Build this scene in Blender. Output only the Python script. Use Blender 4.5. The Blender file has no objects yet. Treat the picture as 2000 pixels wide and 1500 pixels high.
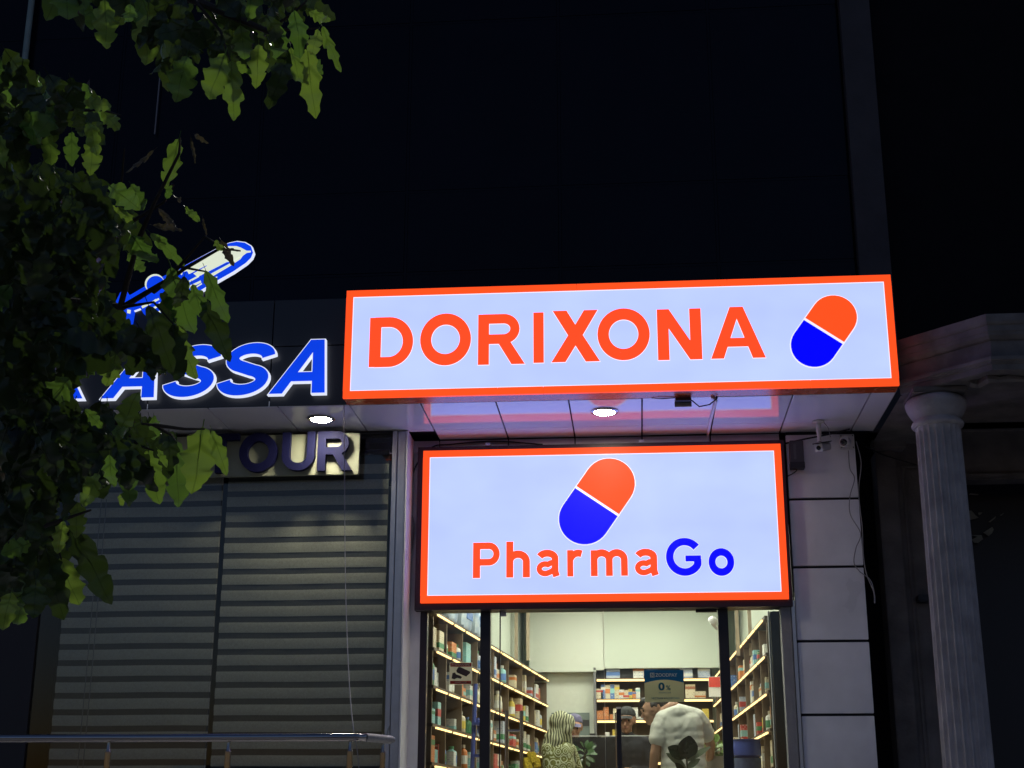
import bpy, bmesh, math, random
from mathutils import Vector, Matrix, Euler
random.seed(7)
R = math.radians
scene = bpy.context.scene
COL = scene.collection

# ------------------------------------------------------------------ camera
F_PX, YAW, PITCH, ROLL = 2779.04, -0.0871305, 0.3015044, 0.00188245
CAM = Vector((0.0, -11.6, 1.6))
cy, sy, cp, sp = math.cos(YAW), math.sin(YAW), math.cos(PITCH), math.sin(PITCH)
fwd = Vector((sy*cp, cy*cp, sp)); rgt = Vector((cy, -sy, 0)); upv = rgt.cross(fwd)
c_, s_ = math.cos(ROLL), math.sin(ROLL)
rgt, upv = c_*rgt + s_*upv, -s_*rgt + c_*upv
cd = bpy.data.cameras.new('camera'); cam = bpy.data.objects.new('camera', cd); COL.objects.link(cam)
cd.sensor_width = 36; cd.lens = F_PX/2000*36; cd.clip_start = 0.05; cd.clip_end = 500
m = Matrix((rgt, upv, -fwd)).transposed().to_4x4(); m.translation = CAM
cam.matrix_world = m
scene.camera = cam

# ------------------------------------------------------------------ night sky, moon, exposure
w = bpy.data.worlds.new('World'); scene.world = w; w.use_nodes = True
nt = w.node_tree; bg = nt.nodes['Background']
sky = nt.nodes.new('ShaderNodeTexSky'); sky.sky_type = 'NISHITA'; sky.sun_disc = False
sky.sun_elevation = R(2.2); sky.sun_rotation = R(0); sky.altitude = 100; sky.ozone_density = 2.6
glow = nt.nodes.new('ShaderNodeMix'); glow.data_type = 'RGBA'; glow.blend_type = 'MULTIPLY'; glow.inputs[0].default_value = 1
glow.inputs[7].default_value = (1.04, .84, 1.06, 1)      # town glow in the night air, slightly violet
nt.links.new(sky.outputs[0], glow.inputs[6]); nt.links.new(glow.outputs[2], bg.inputs[0]); bg.inputs[1].default_value = 0.15
sl = bpy.data.lights.new('moon', 'SUN'); sun = bpy.data.objects.new('moon', sl); COL.objects.link(sun)
sl.energy = 0.012; sl.angle = R(10); sl.color = (0.75, 0.8, 1.0)
sun.rotation_euler = (R(48), 0, R(20))
scene.view_settings.view_transform = 'Standard'; scene.view_settings.look = 'None'
scene.view_settings.exposure = 0.0; scene.view_settings.gamma = 1.0
scene.view_settings.use_curve_mapping = False
scene.render.engine = 'CYCLES'
try:
    scene.cycles.use_denoising = True
    scene.cycles.max_bounces = 10; scene.cycles.transparent_max_bounces = 16
    scene.cycles.sample_clamp_indirect = 3.0
    scene.cycles.caustics_reflective = False; scene.cycles.caustics_refractive = False
except Exception: pass

# ------------------------------------------------------------------ helpers: where things stand
def ray(x, y): return rgt*((x-1000)/F_PX) + upv*(-(y-750)/F_PX) + fwd
def at(x, y, Y):                      # the point of the place seen at (x, y) of the photo, standing at depth Y
    d = ray(x, y); return CAM + d*((Y-CAM.y)/d.y)
def atz(x, y, Z):
    d = ray(x, y); return CAM + d*((Z-CAM.z)/d.z)
def away(x, y, dist):                 # at a distance from the photographer
    return CAM + ray(x, y).normalized()*dist

def lin(c):
    c = c/255.0
    return c/12.92 if c <= 0.04045 else ((c+0.055)/1.055)**2.4
def rgb(r, g, b): return (lin(r), lin(g), lin(b), 1)

# ------------------------------------------------------------------ helpers: materials
MATS = {}
def mat(name, color=(.5,.5,.5), rough=.6, metal=0, noise=0.0, scale=8.0, bump=0.0, bscale=40.0, spec=.5, coat=0, color2=None):
    if name in MATS: return MATS[name]
    mt = bpy.data.materials.new(name); mt.use_nodes = True; n = mt.node_tree
    b = n.nodes['Principled BSDF']
    c = tuple(color[:3])+(1,)
    b.inputs['Base Color'].default_value = c
    b.inputs['Roughness'].default_value = rough; b.inputs['Metallic'].default_value = metal
    b.inputs['Specular IOR Level'].default_value = spec
    if coat: b.inputs['Coat Weight'].default_value = coat; b.inputs['Coat Roughness'].default_value = .04
    if noise or color2 or bump:
        tc = n.nodes.new('ShaderNodeTexCoord')
    if noise or color2:
        nz = n.nodes.new('ShaderNodeTexNoise'); nz.inputs['Scale'].default_value = scale; nz.inputs['Detail'].default_value = 6
        n.links.new(tc.outputs['Object'], nz.inputs['Vector'])
        rp = n.nodes.new('ShaderNodeValToRGB'); rp.color_ramp.elements[0].position = .3; rp.color_ramp.elements[1].position = .72
        if color2: rp.color_ramp.elements[0].color = tuple(color2[:3])+(1,)
        else: rp.color_ramp.elements[0].color = tuple(v*(1-noise) for v in c[:3])+(1,)
        rp.color_ramp.elements[1].color = c
        n.links.new(nz.outputs[0], rp.inputs[0]); n.links.new(rp.outputs[0], b.inputs['Base Color'])
        mr = n.nodes.new('ShaderNodeMapRange'); mr.inputs[3].default_value = max(0.0, rough-.06); mr.inputs[4].default_value = min(1, rough+.1)
        n.links.new(nz.outputs[0], mr.inputs[0]); n.links.new(mr.outputs[0], b.inputs['Roughness'])
    if bump:
        nb = n.nodes.new('ShaderNodeTexNoise'); nb.inputs['Scale'].default_value = bscale; nb.inputs['Detail'].default_value = 8
        n.links.new(tc.outputs['Object'], nb.inputs['Vector'])
        bp = n.nodes.new('ShaderNodeBump'); bp.inputs['Strength'].default_value = bump; bp.inputs['Distance'].default_value = .01
        n.links.new(nb.outputs[0], bp.inputs['Height']); n.links.new(bp.outputs[0], b.inputs['Normal'])
    MATS[name] = mt; return mt
def emit(name, color, strength=1.0, gloss=0.0, noise=0.0):
    """a lit diffuser: gives off light, with an acrylic skin in front of it"""
    if name in MATS: return MATS[name]
    mt = bpy.data.materials.new(name); mt.use_nodes = True; n = mt.node_tree
    b = n.nodes['Principled BSDF']
    b.inputs['Base Color'].default_value = (.02,.02,.02,1) if gloss else tuple(v*.3 for v in color[:3])+(1,)
    b.inputs['Roughness'].default_value = .42; b.inputs['Specular IOR Level'].default_value = .13 if gloss else .1
    b.inputs['Emission Color'].default_value = tuple(color[:3])+(1,)
    b.inputs['Emission Strength'].default_value = strength
    if noise:
        tc = n.nodes.new('ShaderNodeTexCoord'); nz = n.nodes.new('ShaderNodeTexNoise'); nz.inputs['Scale'].default_value = 1.6
        mp = n.nodes.new('ShaderNodeMapping'); mp.inputs['Scale'].default_value = (1, 1, 1.6)
        n.links.new(tc.outputs['Object'], mp.inputs[0]); n.links.new(mp.outputs[0], nz.inputs['Vector'])
        mr = n.nodes.new('ShaderNodeMapRange'); mr.inputs[1].default_value = .3; mr.inputs[2].default_value = .7
        mr.inputs[3].default_value = strength*(1-noise); mr.inputs[4].default_value = strength
        n.links.new(nz.outputs[0], mr.inputs[0]); n.links.new(mr.outputs[0], b.inputs['Emission Strength'])
    MATS[name] = mt; return mt
def film(name, color, thru=.5):
    """thin printed film that lets some light through from behind"""
    if name in MATS: return MATS[name]
    mt = bpy.data.materials.new(name); mt.use_nodes = True; n = mt.node_tree; b = n.nodes['Principled BSDF']; out = n.nodes['Material Output']
    b.inputs['Base Color'].default_value = tuple(color)+(1,); b.inputs['Roughness'].default_value = .4
    tl = n.nodes.new('ShaderNodeBsdfTranslucent'); tl.inputs[0].default_value = tuple(color)+(1,)
    mx = n.nodes.new('ShaderNodeMixShader'); mx.inputs[0].default_value = thru
    n.links.new(b.outputs[0], mx.inputs[1]); n.links.new(tl.outputs[0], mx.inputs[2]); n.links.new(mx.outputs[0], out.inputs[0])
    MATS[name] = mt; return mt
def glass(name, tint=(.93,.97,.95), refl=1.0):
    if name in MATS: return MATS[name]
    mt = bpy.data.materials.new(name); mt.use_nodes = True; n = mt.node_tree
    n.nodes.remove(n.nodes['Principled BSDF']); out = n.nodes['Material Output']
    tr = n.nodes.new('ShaderNodeBsdfTransparent'); tr.inputs[0].default_value = tuple(tint)+(1,)
    gl = n.nodes.new('ShaderNodeBsdfGlossy'); gl.inputs['Roughness'].default_value = .01
    fr = n.nodes.new('ShaderNodeFresnel'); ge = n.nodes.new('ShaderNodeNewGeometry')
    io = n.nodes.new('ShaderNodeMath'); io.operation = 'MULTIPLY_ADD'; io.inputs[1].default_value = 1/1.5-1.5; io.inputs[2].default_value = 1.5   # leaving the pane: index the other way round
    n.links.new(ge.outputs['Backfacing'], io.inputs[0]); n.links.new(io.outputs[0], fr.inputs[0])
    ml = n.nodes.new('ShaderNodeMath'); ml.operation = 'MULTIPLY'; ml.inputs[1].default_value = refl
    mx = n.nodes.new('ShaderNodeMixShader')
    n.links.new(fr.outputs[0], ml.inputs[0]); n.links.new(ml.outputs[0], mx.inputs[0])
    n.links.new(tr.outputs[0], mx.inputs[1]); n.links.new(gl.outputs[0], mx.inputs[2]); n.links.new(mx.outputs[0], out.inputs[0])
    MATS[name] = mt; return mt
def leaf_mat(name, c1, c2, trans, rough=.38):
    if name in MATS: return MATS[name]
    mt = bpy.data.materials.new(name); mt.use_nodes = True; n = mt.node_tree
    b = n.nodes['Principled BSDF']; out = n.nodes['Material Output']
    tc = n.nodes.new('ShaderNodeTexCoord')
    oi = n.nodes.new('ShaderNodeObjectInfo')
    nz = n.nodes.new('ShaderNodeTexNoise'); nz.inputs['Scale'].default_value = 22; nz.inputs['Detail'].default_value = 5
    n.links.new(tc.outputs['Object'], nz.inputs['Vector'])
    # side veins: thin oblique bands away from the midrib, mirrored on both halves of the blade
    sx = n.nodes.new('ShaderNodeSeparateXYZ'); n.links.new(tc.outputs['Object'], sx.inputs[0])
    ab = n.nodes.new('ShaderNodeMath'); ab.operation = 'ABSOLUTE'; n.links.new(sx.outputs[0], ab.inputs[0])
    m1 = n.nodes.new('ShaderNodeMath'); m1.operation = 'MULTIPLY'; m1.inputs[1].default_value = -.75; n.links.new(ab.outputs[0], m1.inputs[0])
    ad = n.nodes.new('ShaderNodeMath'); ad.operation = 'ADD'; n.links.new(m1.outputs[0], ad.inputs[0]); n.links.new(sx.outputs[1], ad.inputs[1])
    m2 = n.nodes.new('ShaderNodeMath'); m2.operation = 'MULTIPLY'; m2.inputs[1].default_value = 62*2*math.pi/8.0; n.links.new(ad.outputs[0], m2.inputs[0])
    si = n.nodes.new('ShaderNodeMath'); si.operation = 'SINE'; n.links.new(m2.outputs[0], si.inputs[0])
    vr = n.nodes.new('ShaderNodeMapRange'); vr.inputs[1].default_value = .93; vr.inputs[2].default_value = 1.0; n.links.new(si.outputs[0], vr.inputs[0])
    mid = n.nodes.new('ShaderNodeMapRange'); mid.inputs[1].default_value = .0016; mid.inputs[2].default_value = .0006; n.links.new(ab.outputs[0], mid.inputs[0])
    mxv = n.nodes.new('ShaderNodeMath'); mxv.operation = 'MAXIMUM'; n.links.new(vr.outputs[0], mxv.inputs[0]); n.links.new(mid.outputs[0], mxv.inputs[1])
    rp = n.nodes.new('ShaderNodeMix'); rp.data_type = 'RGBA'
    rp.inputs[6].default_value = tuple(c1)+(1,); rp.inputs[7].default_value = tuple(c2)+(1,)
    av = n.nodes.new('ShaderNodeMath'); av.operation = 'MULTIPLY_ADD'; av.inputs[1].default_value = .6
    n.links.new(oi.outputs['Random'], av.inputs[0])
    hm = n.nodes.new('ShaderNodeMath'); hm.operation = 'MULTIPLY'; hm.inputs[1].default_value = .45; n.links.new(nz.outputs[0], hm.inputs[0])
    n.links.new(hm.outputs[0], av.inputs[2]); n.links.new(av.outputs[0], rp.inputs[0])
    dk = n.nodes.new('ShaderNodeMix'); dk.data_type = 'RGBA'; dk.blend_type = 'MULTIPLY'
    hv = n.nodes.new('ShaderNodeMath'); hv.operation = 'MULTIPLY'; hv.inputs[1].default_value = .5; n.links.new(mxv.outputs[0], hv.inputs[0])
    n.links.new(hv.outputs[0], dk.inputs[0]); n.links.new(rp.outputs[2], dk.inputs[6]); dk.inputs[7].default_value = (.35,.4,.3,1)
    n.links.new(dk.outputs[2], b.inputs['Base Color'])
    b.inputs['Roughness'].default_value = rough; b.inputs['Specular IOR Level'].default_value = .4
    bp = n.nodes.new('ShaderNodeBump'); bp.inputs['Strength'].default_value = .5; bp.inputs['Distance'].default_value = .003
    n.links.new(mxv.outputs[0], bp.inputs['Height']); n.links.new(bp.outputs[0], b.inputs['Normal'])
    tl = n.nodes.new('ShaderNodeBsdfTranslucent')
    tm = n.nodes.new('ShaderNodeMix'); tm.data_type = 'RGBA'; tm.blend_type = 'MULTIPLY'; tm.inputs[0].default_value = 1
    tm.inputs[7].default_value = tuple(trans)+(1,)
    n.links.new(dk.outputs[2], tm.inputs[6]); n.links.new(tm.outputs[2], tl.inputs[0])
    ms = n.nodes.new('ShaderNodeAddShader'); n.links.new(b.outputs[0], ms.inputs[0]); n.links.new(tl.outputs[0], ms.inputs[1])
    n.links.new(ms.outputs[0], out.inputs[0])
    MATS[name] = mt; return mt

# ------------------------------------------------------------------ helpers: meshes and objects
OFF = {}
def tag(o, label=None, cat=None, group=None, kind=None):
    if label: o['label'] = label
    if cat: o['category'] = cat
    if group: o['group'] = group
    if kind: o['kind'] = kind
    return o
def thing(name, label, cat, loc=(0,0,0), group=None):
    o = bpy.data.objects.new(name, None); COL.objects.link(o); o.empty_display_size = .1
    o.location = loc; OFF[o.name] = Vector(loc)
    return tag(o, label, cat, group)
class MB:
    def __init__(s): s.v = []; s.f = []
    def add(s, vs, fs):
        k = len(s.v); s.v += [tuple(v) for v in vs]; s.f += [tuple(i+k for i in f) for f in fs]; return s
    def box(s, x0, x1, y0, y1, z0, z1):
        return s.add([(x0,y0,z0),(x1,y0,z0),(x1,y1,z0),(x0,y1,z0),(x0,y0,z1),(x1,y0,z1),(x1,y1,z1),(x0,y1,z1)],
                     [(0,3,2,1),(4,5,6,7),(0,1,5,4),(1,2,6,5),(2,3,7,6),(3,0,4,7)])
    def hexa(s, p):   # 8 corner points, same order as box
        return s.add(p, [(0,3,2,1),(4,5,6,7),(0,1,5,4),(1,2,6,5),(2,3,7,6),(3,0,4,7)])
    def obox(s, c, ux, uy, uz, hx, hy, hz):
        c = Vector(c); P = []
        for z in (-1,1):
            for (x,y) in ((-1,-1),(1,-1),(1,1),(-1,1)):
                P.append(c + ux*hx*x + uy*hy*y + uz*hz*z)
        return s.hexa(P)
    def tube(s, pts, r, n=8, caps=True):
        pts = [Vector(p) for p in pts]; rs = r if isinstance(r, (list,tuple)) else [r]*len(pts)
        k = len(s.v); prev = None
        for i, p in enumerate(pts):
            t = (pts[min(i+1,len(pts)-1)]-pts[max(i-1,0)]).normalized()
            if prev is None:
                a = t.orthogonal().normalized()
            else:
                a = (prev - t*prev.dot(t)).normalized()
            prev = a; b = t.cross(a)
            for j in range(n):
                q = 2*math.pi*j/n; s.v.append(tuple(p + (a*math.cos(q)+b*math.sin(q))*rs[i]))
        for i in range(len(pts)-1):
            for j in range(n):
                s.f.append((k+i*n+j, k+i*n+(j+1)%n, k+(i+1)*n+(j+1)%n, k+(i+1)*n+j))
        if caps:
            s.f.append(tuple(k+j for j in range(n))[::-1]); e = k+(len(pts)-1)*n; s.f.append(tuple(e+j for j in range(n)))
        return s
    def lathe(s, prof, c, n=24, axis=None, a0=0):
        c = Vector(c); ax = (axis or Vector((0,0,1))).normalized(); a = ax.orthogonal().normalized()
        if axis is None: a = Vector((1,0,0))
        b = ax.cross(a); k = len(s.v)
        for (r, z) in prof:
            for j in range(n):
                q = 2*math.pi*j/n + a0; s.v.append(tuple(c + ax*z + (a*math.cos(q)+b*math.sin(q))*r))
        for i in range(len(prof)-1):
            for j in range(n):
                s.f.append((k+i*n+j, k+i*n+(j+1)%n, k+(i+1)*n+(j+1)%n, k+(i+1)*n+j))
        s.f.append(tuple(k+j for j in range(n))[::-1]); e = k+(len(prof)-1)*n; s.f.append(tuple(e+j for j in range(n)))
        return s
    def prism(s, pts, y0, y1):        # outline in x,z pushed from y0 (front) to y1
        n = len(pts); k = len(s.v)
        for (x,z) in pts: s.v.append((x,y0,z))
        for (x,z) in pts: s.v.append((x,y1,z))
        s.f.append(tuple(k+i for i in range(n))); s.f.append(tuple(k+n+i for i in range(n))[::-1])
        for i in range(n): s.f.append((k+i, k+n+i, k+n+(i+1)%n, k+(i+1)%n))
        return s
    def grid(s, P):                   # rows of points
        k = len(s.v); nr = len(P); nc = len(P[0])
        for row in P: s.v += [tuple(p) for p in row]
        for i in range(nr-1):
            for j in range(nc-1): s.f.append((k+i*nc+j, k+i*nc+j+1, k+(i+1)*nc+j+1, k+(i+1)*nc+j))
        return s
    def build(s, name, material, parent=None, loc=None, smooth=False, bevel=0):
        off = OFF[parent.name] if parent else Vector(loc if loc is not None else (0,0,0))
        me = bpy.data.meshes.new(name)
        me.from_pydata([(v[0]-off.x, v[1]-off.y, v[2]-off.z) for v in s.v], [], s.f)
        bm = bmesh.new(); bm.from_mesh(me)
        bmesh.ops.recalc_face_normals(bm, faces=bm.faces)
        if bevel: bmesh.ops.bevel(bm, geom=[e for e in bm.edges if e.is_manifold and e.calc_face_angle(0) > .5], offset=bevel, segments=2, affect='EDGES', clamp_overlap=True)
        bm.to_mesh(me); bm.free()
        if smooth:
            for p in me.polygons: p.use_smooth = True
            try: me.set_sharp_from_angle(angle=R(40))
            except Exception: pass
        me.materials.append(material)
        o = bpy.data.objects.new(name, me); COL.objects.link(o)
        if parent: o.parent = parent; OFF[o.name] = off.copy()
        else: o.location = off; OFF[o.name] = off.copy()
        return o
def bx(name, x0, x1, y0, y1, z0, z1, material, parent=None, bevel=0, loc=None):
    if parent is None and loc is None: loc = ((x0+x1)/2, (y0+y1)/2, z0)
    return MB().box(min(x0,x1), max(x0,x1), y0, y1, min(z0,z1), max(z0,z1)).build(name, material, parent, loc, bevel=bevel)
def struct(o): o['kind'] = 'structure'; return o

GLY = {}
def glyph(ch, off, shear=0.0, ext=0.02):
    key = (ch, off, shear, ext)
    if key in GLY: return GLY[key]
    cu = bpy.data.curves.new('lettering', 'FONT'); cu.body = ch; cu.size = 1; cu.offset = off; cu.extrude = ext
    cu.resolution_u = 5; cu.shear = shear; cu.fill_mode = 'BOTH'
    ob = bpy.data.objects.new('lettering', cu); COL.objects.link(ob)
    dg = bpy.context.evaluated_depsgraph_get(); dg.update()
    me = bpy.data.meshes.new_from_object(ob.evaluated_get(dg))
    vs = [tuple(v.co) for v in me.vertices]; fs = [tuple(p.vertices) for p in me.polygons]
    bpy.data.objects.remove(ob); bpy.data.curves.remove(cu); bpy.data.meshes.remove(me)
    GLY[key] = (vs, fs); return GLY[key]
def letter(ch, x0, x1, z0, z1, yf, yb, material, parent, off=.035, base=None, shear=0.0, name='letter', mb=None, Map=None):
    """one glyph fitted to a box x0..x1, z0..z1 with its face at yf; base = the offset the box refers to"""
    bvs, _ = glyph(ch, off if base is None else base, shear)
    vs, fs = glyph(ch, off, shear)
    ax0, ax1 = min(v[0] for v in bvs), max(v[0] for v in bvs); ay0, ay1 = min(v[1] for v in bvs), max(v[1] for v in bvs)
    az0, az1 = min(v[2] for v in vs), max(v[2] for v in vs)
    P = []
    for v in vs:
        x = x0 + (v[0]-ax0)/(ax1-ax0)*(x1-x0); z = z0 + (v[1]-ay0)/(ay1-ay0)*(z1-z0)
        y = yb + (v[2]-az0)/(az1-az0)*(yf-yb)
        P.append((x,y,z) if Map is None else Map(x,y,z))
    if mb is not None: mb.add(P, fs); return mb
    return MB().add(P, fs).build(name, material, parent)
def arc(cx, cy, rx, ry, a0, a1, n=14): return [(cx+rx*math.cos(R(a0+(a1-a0)*i/n)), cy+ry*math.sin(R(a0+(a1-a0)*i/n))) for i in range(n+1)]
def rect(x0, y0, x1, y1): return ('poly', [(x0,y0),(x1,y0),(x1,y1),(x0,y1)])
SW = .19
BOLD = {   # grotesque capitals and small letters: filled outlines and strokes, cap height 1
 'I': [rect(0,0,.22,1)],
 'D': [rect(0,0,.225,1), ('line', [(.1,.905),(.38,.905)]+arc(.38,.5,.375,.405,90,-90,22)+[(.1,.095)], .2)],
 'O': [('ring', arc(.5,.5,.418,.422,0,360,48)[:-1], .232)],
 'R': [rect(0,0,.222,1), ('line', [(.1,.908),(.52,.908)]+arc(.52,.705,.23,.203,90,-90,16)+[(.1,.502)], .188), ('poly', [(.36,.44),(.52,.50),(.66,.44),(.95,0),(.68,0),(.42,.41)])],
 'P': [rect(0,0,.215,1), ('line', [(.1,.908),(.48,.908)]+arc(.48,.675,.23,.233,90,-90,16)+[(.1,.442)], .186)],
 'X': [('poly', [(0,0),(.262,0),(.455,.315),(.645,0),(.91,0),(.593,.515),(.88,1),(.622,1),(.455,.72),(.292,1),(.03,1),(.317,.515)])],
 'N': [('poly', [(0,0),(.205,0),(.205,.62),(.575,0),(.79,0),(.79,1),(.585,1),(.585,.37),(.215,1),(0,1)])],
 'A': [('poly', [(0,0),(.235,0),(.502,.77),(.502,1),(.38,1)]), ('poly', [(1.004,0),(.769,0),(.502,.77),(.502,1),(.624,1)]), ('poly', [(.24,.225),(.764,.225),(.704,.392),(.30,.392)])],
 'K': [rect(0,0,.2,1), ('poly', [(.1,.20),(.1,.50),(.60,1),(.88,1),(.47,.59),(.92,0),(.655,0),(.335,.45)])],
 'S': [('line', arc(.42,.725,.305,.188,8,248,24)+arc(.425,.285,.325,.197,72,-172,26), .21)],
 'T': [rect(0,.83,.82,1), rect(.31,0,.51,.84)],
 'U': [('line', [(.1,1),(.1,.38)]+arc(.42,.38,.32,.29,180,360,20)[1:]+[(.74,1)], .2)],
 'h': [rect(0,0,.205,1), ('line', arc(.345,.44,.245,.205,165,0,14)+[(.59,0)], .205)],
 'r': [rect(0,0,.2,.73), ('line', arc(.37,.36,.28,.285,172,66,12), .19)],
 'm': [rect(0,0,.2,.73), ('line', arc(.325,.46,.225,.195,165,0,14)+[(.55,0)], .2), ('line', arc(.775,.46,.225,.195,165,0,14)+[(1.0,0)], .2)],
 'o': [('ring', arc(.385,.365,.295,.29,0,360,40)[:-1], .215)],
 'a': [('line', arc(.325,.505,.235,.15,158,0,14)+[(.56,.13),(.60,.0)], .195), ('line', [(.57,.40),(.42,.375)]+arc(.265,.215,.175,.135,62,300,16)+[(.48,.15),(.57,.26)], .155)],
 'G': [('line', arc(.5,.5,.415,.425,38,322,32)+[(.855,.30),(.855,.44)], .205), rect(.52,.37,.95,.535)],
}
def grow(pts, e):
    n = len(pts); area = sum(pts[i][0]*pts[(i+1)%n][1]-pts[(i+1)%n][0]*pts[i][1] for i in range(n)); sg = 1 if area > 0 else -1; out = []
    for i in range(n):
        p0, p1, p2 = Vector(pts[i-1]), Vector(pts[i]), Vector(pts[(i+1)%n])
        a, b = (p1-p0).normalized(), (p2-p1).normalized(); na, nb = Vector((a.y,-a.x))*sg, Vector((b.y,-b.x))*sg
        k = min(2.5, 1/max(.2, 1+na.dot(nb))); q = p1+(na+nb)*e*k; out.append((q.x,q.y))
    return out
def stroke_sides(path, wd, closed):
    path = [p for i, p in enumerate(path) if i == 0 or (Vector(p)-Vector(path[i-1])).length > 1e-4]
    n = len(path); Ls, Rs = [], []
    for i in range(n):
        p = Vector(path[i])
        if closed: a, b = Vector(path[i-1]), Vector(path[(i+1)%n])
        else: a, b = Vector(path[max(i-1,0)]), Vector(path[min(i+1,n-1)])
        if not closed and 0 < i < n-1:
            u, v = (p-a).normalized(), (b-p).normalized(); t = (u+v).normalized(); k = 1/max(.6, t.dot(u))
        else: t = (b-a).normalized(); k = 1
        nn = Vector((-t.y,t.x))*(wd/2*k); Ls.append((p.x+nn.x,p.y+nn.y)); Rs.append((p.x-nn.x,p.y-nn.y))
    return Ls, Rs
def bold_letter(ch, x0, x1, z0, z1, yf, yb, material, parent, e=0.0, shear=0.0, name='letter', depth_step=.0004):
    """one capital or small letter of cut acrylic fitted to x0..x1, z0..z1; e grows it by metres on every side"""
    comps = BOLD[ch]; P = []
    for c in comps:
        if c[0] == 'poly': P += c[1]
        else: L, Rr = stroke_sides(c[1], c[2], c[0] == 'ring'); P += L+Rr
    P = [(x+shear*y, y) for x, y in P]
    ax0, ax1, ay0, ay1 = min(p[0] for p in P), max(p[0] for p in P), min(p[1] for p in P), max(p[1] for p in P)
    fx = lambda x, y: (x0+(x+shear*y-ax0)/(ax1-ax0)*(x1-x0), z0+(y-ay0)/(ay1-ay0)*(z1-z0))
    mb = MB()
    for i, c in enumerate(comps):
        ya = yf+depth_step*i
        if c[0] == 'poly':
            mb.prism(grow([fx(*p) for p in c[1]], e), ya, yb)
        else:
            cl = c[0] == 'ring'; L, Rr = stroke_sides(c[1], c[2], cl); L = [fx(*p) for p in L]; Rr = [fx(*p) for p in Rr]
            if cl:
                if e: L, Rr = grow(L, -e), grow(Rr, e)
                n = len(L); k = len(mb.v)
                for (x,z) in L: mb.v.append((x,ya,z))
                for (x,z) in Rr: mb.v.append((x,ya,z))
                for (x,z) in L: mb.v.append((x,yb,z))
                for (x,z) in Rr: mb.v.append((x,yb,z))
                for j in range(n):
                    q = (j+1)%n; mb.f += [(k+j,k+q,k+n+q,k+n+j),(k+2*n+j,k+3*n+j,k+3*n+q,k+2*n+q),(k+j,k+2*n+j,k+2*n+q,k+q),(k+n+j,k+n+q,k+3*n+q,k+3*n+j)]
            else:
                pl = L+Rr[::-1]
                if e: pl = grow(pl, e); 
                n = len(L); L, Rr = pl[:n], pl[n:][::-1]
                for j in range(n-1):
                    a, b, c2, d = L[j], L[j+1], Rr[j+1], Rr[j]
                    k = len(mb.v); mb.v += [(a[0],ya,a[1]),(b[0],ya,b[1]),(c2[0],ya,c2[1]),(d[0],ya,d[1]),(a[0],yb,a[1]),(b[0],yb,b[1]),(c2[0],yb,c2[1]),(d[0],yb,d[1])]
                    mb.f += [(k,k+1,k+2,k+3),(k,k+4,k+5,k+1),(k+3,k+2,k+6,k+7)]
                    if j == 0: mb.f.append((k,k+3,k+7,k+4))
                    if j == n-2: mb.f.append((k+1,k+5,k+6,k+2))
    return mb.build(name, material, parent)
def word(text, x0, x1, z0, z1, yf, material, parent, off=.02, thick=.0015, name='lettering'):
    """small print: the whole word as one raised piece of lettering"""
    return letter(text, x0, x1, z0, z1, yf, yf+thick, material, parent, off=off, name=name)

# ------------------------------------------------------------------ materials
M_white_panel = mat('white_composite_panel', (.80,.80,.83), .28, noise=.2, scale=3, spec=.5)
M_soffit = mat('glossy_white_soffit', (.84,.84,.86), .04, noise=.05, scale=3, spec=.6)
M_joint = mat('black_joint', (.012,.012,.016), .8)
M_black_fascia = mat('black_composite', (.018,.018,.022), .3, noise=.2, scale=3)
M_black_metal = mat('black_powder_coat', (.014,.013,.018), .42, noise=.2, scale=20)
M_alu = mat('anodised_aluminium', (.55,.56,.6), .3, metal=.9, noise=.12, scale=12)
M_steel = mat('polished_steel', (.42,.4,.38), .10, metal=1.0, noise=.08, scale=30)
M_steel2 = mat('dull_steel_tape', (.38,.38,.35), .5, metal=.2, noise=.25, scale=40, bump=.2)
M_stone = mat('weathered_limestone', (.24,.22,.205), .85, noise=.5, scale=5, bump=.6, bscale=35)
M_stone_dark = mat('sooty_stone', (.21,.19,.17), .9, noise=.5, scale=4, bump=.8, bscale=25)
M_column = mat('painted_column_stone', (.46,.44,.44), .7, noise=.4, scale=6, bump=.35, bscale=60)
M_paint_grey = mat('grey_render', (.26,.26,.27), .8, noise=.2, scale=6, bump=.2)
M_dark_glazing = mat('dark_curtain_glass', (.006,.007,.014), .2, noise=.3, scale=1.5, spec=.12)
M_dark_wall = mat('dark_cladding', (.012,.012,.014), .8, noise=.3, scale=4, bump=.2, spec=.1)
M_strip = mat('grey_stone_strip', (.085,.083,.088), .85, noise=.25, scale=4, bump=.2, spec=.2)
M_pave = mat('granite_paving', (.55,.54,.54), .6, noise=.25, scale=7, bump=.25)
M_asphalt = mat('asphalt', (.05,.05,.052), .9, noise=.3, scale=30, bump=.5, bscale=120)
M_glass = glass('shop_glass', (.94,.97,.95), 1.0)
M_glass_dark = glass('office_glass', (.86,.88,.86), 1.0)
M_wire = mat('black_cable', (.015,.015,.016), .6)
M_wire_grey = mat('grey_cable', (.25,.25,.26), .6)

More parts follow.
